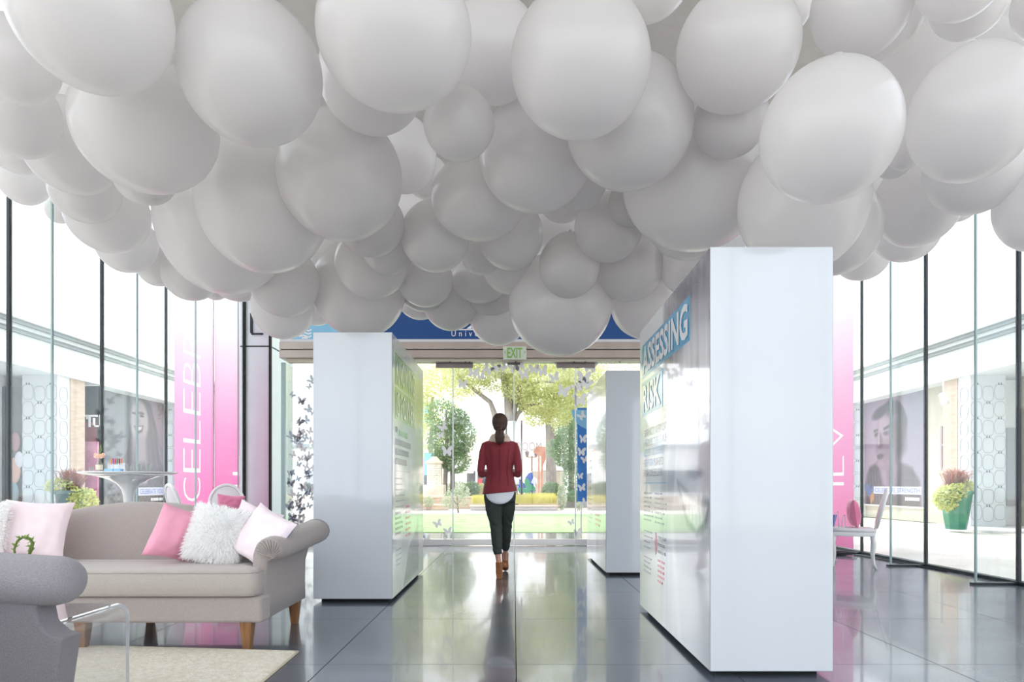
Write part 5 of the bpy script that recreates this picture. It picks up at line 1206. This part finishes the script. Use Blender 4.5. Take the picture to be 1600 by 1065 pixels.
# planter walls built of separate stones
m_brickp = mat('tan_wall_stone', (.76, .66, .58), rough=.85, col2=(.84, .76, .68), scale=2); m_brickg = mat('grey_wall_stone', (.66, .64, .66), rough=.85, col2=(.74, .72, .72), scale=2); m_cap = mat('cap_stone', (.82, .76, .70), rough=.8, var=.05)
def stone_wall(lab, x0, x1, y, z0, z1, L, Hh, m, cap=.08, dep=.35, seed=0):
    t = thing('planter_wall', lab, 'garden wall', ((x0+x1)/2, y, 0)); r = random.Random(seed); j = 0; z = z0; proto = {}
    while z < z1-.02:
        x = x0-(L/2 if j % 2 else 0)
        while x < x1:
            a, b_ = max(x, x0), min(x+L, x1)
            if b_-a > .05:
                d = r.uniform(-.012, .012); MB().box(a+.006, b_-.006, y+d, y+dep, z+.005, min(z+Hh, z1)-.005).build('stone', m, t)
            x += L
        z += Hh; j += 1
    MB().box(x0, x1, y+.02, y+dep-.02, z0, z1-.01).build('mortar', m_curb, t)
    if cap: MB().box(x0-.03, x1+.03, y-.05, y+dep+.05, z1, z1+cap).build('cap_stone', m_cap, t, bevel=.01)
stone_wall('long tan stone planter wall behind the lawn on the left', -5.0, WX(765, 28.2), 28.2, 0, .44, .55, .15, m_brickp, seed=1)
stone_wall('tan stone planter wall behind the lawn on the right', WX(800, 28.2), WX(874, 28.2), 28.2, 0, .44, .55, .15, m_brickp, seed=2)
stone_wall('low front kerb of the left planting bed', WX(735, 26.2), WX(766, 26.2), 26.2, 0, .14, .5, .14, m_brickg, cap=.06, seed=3)
stone_wall('low front kerb of the right planting bed', WX(800, 26.2), WX(871, 26.2), 26.2, 0, .14, .5, .14, m_brickg, cap=.06, seed=4)
stone_wall('low left step wall behind the lawn beside the exhibit box', -5.0, WX(700, 26.6), 26.6, 0, .16, .5, .16, m_brickp, cap=.06, seed=5)
stone_wall('grey stone wall beside the blue butterfly banner', WX(880, 29.6), 6.0, 29.6, 0, .42, .5, .14, m_brickg, seed=6)
sbuild(MB().box(-30, 30, 26.6, 60, -.12, -.01).build('park_ground', mat('park_paving', (.80, .77, .72), rough=.9, var=.08, scale=.7)))
# stone pillar, far building, arch, tent, people
mp_ = mat('pillar_stone', (.82, .79, .72), rough=.85, col2=(.90, .88, .83), scale=2)
Y = 30.0; xa, xb = WX(667, Y), WX(689, Y)
pl = thing('stone_pillar', 'square pale stone pillar with a cap under the left trees', 'pillar', ((xa+xb)/2, Y, 0))
z = .0; r = random.Random(3)
MB().box(xa-.15, xb+.15, Y-.15, Y+.8, 0, WZ(757, Y)).build('base_block', mp_, pl, bevel=.02)
for j in range(9):
    z0 = WZ(757, Y)+j*.105
    x = xa-(.1 if j % 2 else 0)
    while x < xb:
        a, b_ = max(x, xa), min(x+.22, xb)
        if b_-a > .04: MB().box(a+.004, b_-.004, Y+r.uniform(-.01, .01), Y+.62, z0+.004, z0+.10).build('stone', mp_, pl)
        x += .22
MB().box(xa-.06, xb+.06, Y-.06, Y+.68, WZ(757, Y)+.95, WZ(757, Y)+1.07).build('cap_stone', m_cap, pl, bevel=.02)
MB().loft([[((xa+xb)/2+s1*r_x, Y+.3+s2*r_x, zz) for s1, s2 in ((-1, -1), (1, -1), (1, 1), (-1, 1))] for zz, r_x in ((WZ(757, Y)+1.07, .30), (WZ(757, Y)+1.28, .10))]).build('cap_top', m_cap, pl)
sg = thing('park_sign', 'light blue sign with a pink edge behind the stone pillar', 'sign', (WX(670, 34), 34, 0))
MB().box(WX(663, 34), WX(680, 34), 34, 34.05, WZ(742, 34), WZ(707, 34)).build('sign_face', mat('sky_blue_sign', (.50, .74, .92), rough=.5), sg); MB().box(WX(660, 34), WX(663, 34), 34, 34.05, WZ(742, 34), WZ(714, 34)).build('pink_edge', m_pinkc, sg); MB().tube([(WX(671, 34), 34.1, 0), (WX(671, 34), 34.1, WZ(720, 34))], .04, 8).build('post', m_steel, sg)
sg = thing('park_banner', 'pale turquoise banner high among the left trees', 'banner', (WX(670, 40), 40, 0))
MB().box(WX(661, 40), WX(678, 40), 40, 40.04, WZ(668, 40), WZ(628, 40)).build('banner_cloth', mat('turquoise_cloth', (.55, .82, .90), rough=.6), sg); MB().tube([(WX(661, 40), 40.05, 0), (WX(661, 40), 40.05, WZ(625, 40))], .05, 8).build('post', m_steel, sg)
Y = 58.0
fbld = thing('far_building', 'long low cream building with dark letters across the park', 'building', (1.0, Y, 0))
MB().box(WX(725, Y), WX(960, Y), Y, Y+6, 0, WZ(684, Y)).build('wall', mat('cream_wall', (.93, .88, .82), rough=.85), fbld)
MB().box(WX(723, Y), WX(962, Y), Y-.3, Y+6.2, WZ(684, Y), WZ(678, Y)).build('parapet', mat('parapet_paint', (.90, .84, .80), rough=.8), fbld, bevel=.02)
lettering('ROOM', (WX(808, Y), Y-.08, WZ(704, Y)), (1, 0, 0), (0, 0, 1), WX(846, Y)-WX(808, Y), .75, mat('grey_letters', (.55, .53, .55), rough=.6), fbld)
MB().box(WX(740, Y), WX(780, Y), Y-.06, Y, 0, WZ(735, Y)).box(WX(845, Y), WX(890, Y), Y-.06, Y, 0, WZ(735, Y)).build('shop_window', m_darkglass, fbld)
Y = 60.0
f2 = thing('far_building', 'pale low building behind the left park trees', 'building', (-12, 64, 0))
MB().box(-26, WX(722, 64), 64, 70, 0, WZ(700, 64)).build('wall', m_wallw, f2); MB().box(-26.2, WX(722, 64)+.2, 63.7, 70.2, WZ(700, 64), WZ(694, 64)).build('parapet', m_corn, f2); MB().box(-20, -8, 63.94, 64, .3, WZ(735, 64)).build('shop_window', m_darkglass, f2)
Y = 42.0
tn = thing('market_tent', 'white-roofed kiosk with square posts left of the woman', 'kiosk', (WX(740, Y), Y, 0))
zt, ze = WZ(720, Y), WZ(733, Y)
MB().loft([[(WX(a, Y), Y+b_, zz) for a, b_ in ((x0, 0), (x1, 0), (x1, 4), (x0, 4))] for x0, x1, zz in ((714, 775, ze-.03), (714, 775, ze), (724, 768, zt))]).build('roof', m_light, tn)
for a in (721, 744, 766): MB().box(WX(a-1.5, Y), WX(a+1.5, Y), Y+.2, Y+.5, 0, ze).build('post', m_frame_w, tn)
MB().box(WX(725, Y), WX(768, Y), Y+2.5, Y+2.6, 0, ze-.2).build('back_panel', m_darkglass, tn); MB().box(WX(746, Y), WX(756, Y), Y+1, Y+1.6, .3, WZ(747, Y)).build('red_counter', mat('red_paint', (.85, .25, .28), rough=.5), tn)
Y = 44.0
aw = thing('white_awning', 'arched white awning behind the brick arch, right of the woman', 'awning', (WX(860, Y), Y, 0))
arc_ = [(WX(852+36*(.5-.5*math.cos(math.pi*k/12)), Y), WZ(733-18*math.sin(math.pi*k/12)**.6, Y)) for k in range(13)]
MB().prism([(WX(825, Y), WZ(733, Y)), (WX(825, Y), WZ(722, Y)), (WX(850, Y), WZ(722, Y))]+[a for a in arc_[2:]]+[(WX(888, Y), WZ(733, Y))], 'y', Y, Y+3).build('canopy', m_light, aw)
for a in (827, 867, 886): MB().box(WX(a-2.5, Y), WX(a+2.5, Y), Y+.2, Y+.8, 0, WZ(733, Y)).build('post', m_frame_w, aw)
MB().box(WX(828, Y), WX(886, Y), Y+2, Y+2.1, 0, WZ(735, Y)).build('back_panel', m_beige, aw)
Y = 34.5
m_rb = mat('red_brick', (.70, .45, .38), rough=.85, col2=(.80, .58, .50), scale=3)
ba = thing('brick_arch', 'pinkish red arch with paired posts beside the walking woman', 'arch', (WX(848, Y), Y, 0))
for a, b_ in ((840.5, 843.5), (845.5, 848.5)): MB().box(WX(a, Y), WX(b_, Y), Y, Y+.2, 0, WZ(703, Y)).build('post', m_rb, ba)
MB().box(WX(839, Y), WX(850, Y), Y-.05, Y+.3, 0, .25).build('foot', m_rb, ba)
ar_ = []
for k in range(9): t = math.pi*k/8/2; ar_.append((WX(848+16*math.sin(t)*1.0, Y), WZ(728-18*math.cos(t)*0-6-14*math.sin(t)*.9, Y)))
MB().prism([(WX(833, Y), WZ(705, Y)), (WX(838, Y), WZ(697, Y)), (WX(864, Y), WZ(698, Y)), (WX(870, Y), WZ(712, Y)), (WX(860, Y), WZ(713, Y)), (WX(852, Y), WZ(718, Y)), (WX(848.5, Y), WZ(728, Y)), (WX(845.5, Y), WZ(712, Y)), (WX(841, Y), WZ(710, Y))], 'y', Y-.02, Y+.25).build('arch_head', m_rb, ba)
Y = 35.5
ld = thing('street_lamp', 'park street lamp with two square lanterns left of the brick arch', 'street lamp', (WX(831, Y), Y, 0))
MB().tube([(WX(831, Y), Y, 0), (WX(831, Y), Y, WZ(712, Y))], .05, 8).tube([(WX(823, Y), Y, WZ(714, Y)), (WX(838, Y), Y, WZ(714, Y))], .03, 6).build('pole', m_bark, ld)
for a in (823.5, 837.5): MB().loft([[(WX(a, Y)+s1*r0, Y+s2*r0, z0) for s1, s2 in ((-1, -1), (1, -1), (1, 1), (-1, 1))] for z0, r0 in ((WZ(714, Y), .06), (WZ(706, Y), .12), (WZ(703, Y), .02))]).build('lantern', m_darksteel, ld)
Y = 31.5
sl = thing('street_lamp', 'tall street lamp rising above the left building roof', 'street lamp', (-20.4, 31, 0))
MB().tube([(WX(121, 31), 31, 0), (WX(119, 31), 31, 5), (WX(117.5, 31), 31, WZ(468, 31))], [.10, .09, .06], 8).build('pole', mat('pale_pole', (.78, .79, .82), rough=.5), sl)
MB().ell((WX(124, 31), 31, WZ(466, 31)), (.26, .14, .09), 14, 8).build('lamp_head', MATS['pale_pole'], sl, smooth=True)
# passer-by and the painted butterfly sculpture
def simple_person(name, lab, x, y, h, top, legs, hair):
    s = h/1.72; b = MB()
    b.ell((0, 0, 1.62*s), (.075*s, .09*s, .11*s)); b.tube([(0, 0, 1.55*s), (0, 0, 1.42*s)], .05*s, 10)
    b.rings_xy([(0, 0, 1.44*s, .12*s, .08*s), (0, 0, 1.38*s, .18*s, .1*s), (0, 0, 1.1*s, .15*s, .1*s), (0, 0, .9*s, .17*s, .11*s)], 16)
    for q in (-1, 1):
        b.tube([(q*.17*s, 0, 1.38*s), (q*.22*s, -.02, 1.1*s), (q*.20*s, .1*s, .88*s)], [.05*s, .04*s, .03*s], 8); b.ell((q*.20*s, .12*s, .82*s), (.03*s, .025*s, .06*s), 8, 6)
        b.tube([(q*.09*s, 0, .92*s), (q*.09*s, .02, .48*s), (q*.09*s, 0, .05*s)], [.09*s, .065*s, .045*s], 10); b.ell((q*.09*s, .06*s, .04*s), (.045*s, .12*s, .04*s), 10, 6)
    b.v = [(X_+x, Y_+y, Z_) for X_, Y_, Z_ in b.v]
    o = b.build(name, m_skin, None, origin=(x, y, 0)); solidify_voxel(o, .02, 3); tag(o, lab, 'person')
    t = MB().rings_xy([(0, 0, 1.45*s, .10*s, .08*s), (0, 0, 1.38*s, .20*s, .12*s), (0, 0, 1.1*s, .18*s, .13*s), (0, 0, .84*s, .20*s, .14*s)], 16)
    for q in (-1, 1): t.tube([(q*.17*s, 0, 1.38*s), (q*.225*s, -.02, 1.12*s)], [.07*s, .06*s], 10)
    t.build('shirt', top, o, smooth=True, local=True)
    l = MB()
    for q in (-1, 1): l.tube([(q*.09*s, 0, .92*s), (q*.09*s, .02, .48*s), (q*.09*s, 0, .08*s)], [.11*s, .08*s, .065*s], 10)
    l.build('trousers', legs, o, smooth=True, local=True)
    MB().ell((0, -.02*s, 1.65*s), (.085*s, .095*s, .10*s)).build('hair', hair, o, smooth=True, local=True); return o
simple_person('person', 'distant person in a white shirt beside the blue and green sculpture', WX(831, 30.6), 30.6, 1.60, m_shirt, mat('grey_trousers', (.55, .58, .62), rough=.8), mat('grey_hair', (.72, .64, .58), rough=.6))
simple_person('person', 'distant person in dark clothes at the white-roofed kiosk', WX(760, 41), 41, 1.7, mat('navy_top', (.12, .16, .25), rough=.8), mat('black_trousers', (.1, .1, .12), rough=.8), m_hair)
Y = 29.9
bs = thing('butterfly_sculpture', 'blue and green painted butterfly sculpture beside the white-shirted passer-by', 'sculpture', (WX(820, Y), Y, 0))
MB().prism(butterfly(1.0, (WX(820, Y), WZ(757, Y)), .3, 1.0), 'y', Y, Y+.12).build('blue_wing', mat('sculpture_blue', (.15, .32, .72), rough=.4), bs, bevel=.02)
MB().prism(butterfly(.8, (WX(824, Y), WZ(764, Y)), .9, .8), 'y', Y-.06, Y+.06).build('green_wing', mat('sculpture_green', (.15, .55, .42), rough=.4), bs, bevel=.02)
MB().tube([(WX(822, Y), Y+.05, 0), (WX(822, Y), Y+.05, WZ(765, Y))], .05, 8).build('stand', m_bark, bs)
# ---------------------------------------------------------------- potted planters by the shop columns
lm_lime = leafmat('leaf_lime_bright', (.74, .78, .44), (.88, .89, .64)); lm_red = leafmat('grass_plum', (.62, .42, .40), (.80, .66, .58), .3)
for side, lab, mp2 in ((1, 'tall green pot with lime foliage and plum grass outside the right wall', mat('green_pot', (.12, .46, .36), rough=.35, col2=(.16, .50, .40), scale=2)), (-1, 'tall blue-grey pot with lime foliage outside the left wall', mat('bluegrey_pot', (.38, .48, .50), rough=.4, col2=(.46, .56, .56), scale=2))):
    Y = 14.4; cx = side*abs(WX(1494, Y)) if side > 0 else WX(112, Y)
    t = thing('planter', lab, 'potted plant', (cx, Y, .04)); n = 8
    MB().loft([[(cx+r0*math.cos(2*math.pi*(k+.5)/n), Y+r0*math.sin(2*math.pi*(k+.5)/n), z0) for k in range(n)] for z0, r0 in ((.04, .20), (.3, .24), (.80, .31), (.80, .335), (.88, .335), (.88, .29), (.82, .28))]).build('pot', mp2, t, bevel=.006)
    b = MB(); leaf_cloud(b, [((cx-.30, Y-.15, .72), (.25, .22, .26), 1, 1), ((cx-.12, Y-.2, .88), (.2, .2, .16), 1, .5), ((cx+.12, Y-.1, .98), (.18, .18, .12), 1, .4)] if side > 0 else [((cx+.34, Y-.15, .66), (.28, .24, .28), 1, 1.2), ((cx-.15, Y-.15, .98), (.28, .2, .16), 1, .5)], 900, .07, 5, droop=.4)
    stuff(b.build('lime_foliage', lm_lime, t))
    g = MB(); r = random.Random(4)
    for _ in range(420):
        a = r.uniform(0, 6.28); L = r.uniform(.3, .62); l = r.uniform(.1, .75); p0 = Vector((cx+r.uniform(-.12, .12), Y+r.uniform(-.1, .1), .84)); p1 = p0+Vector((math.cos(a)*l*L*.5, math.sin(a)*l*L*.5, L*.7)); p2 = p0+Vector((math.cos(a)*l*L*1.1, math.sin(a)*l*L*1.1, L*(.95-l*.25)))
        q = Vector((.006, 0, 0)); g.add([p0-q, p0+q, p1+q, p1-q], [(0, 1, 2, 3)]); g.add([p1-q*1.6, p1+q*1.6, p2], [(0, 1, 2)])
    stuff(g.build('plum_grass', lm_red, t))
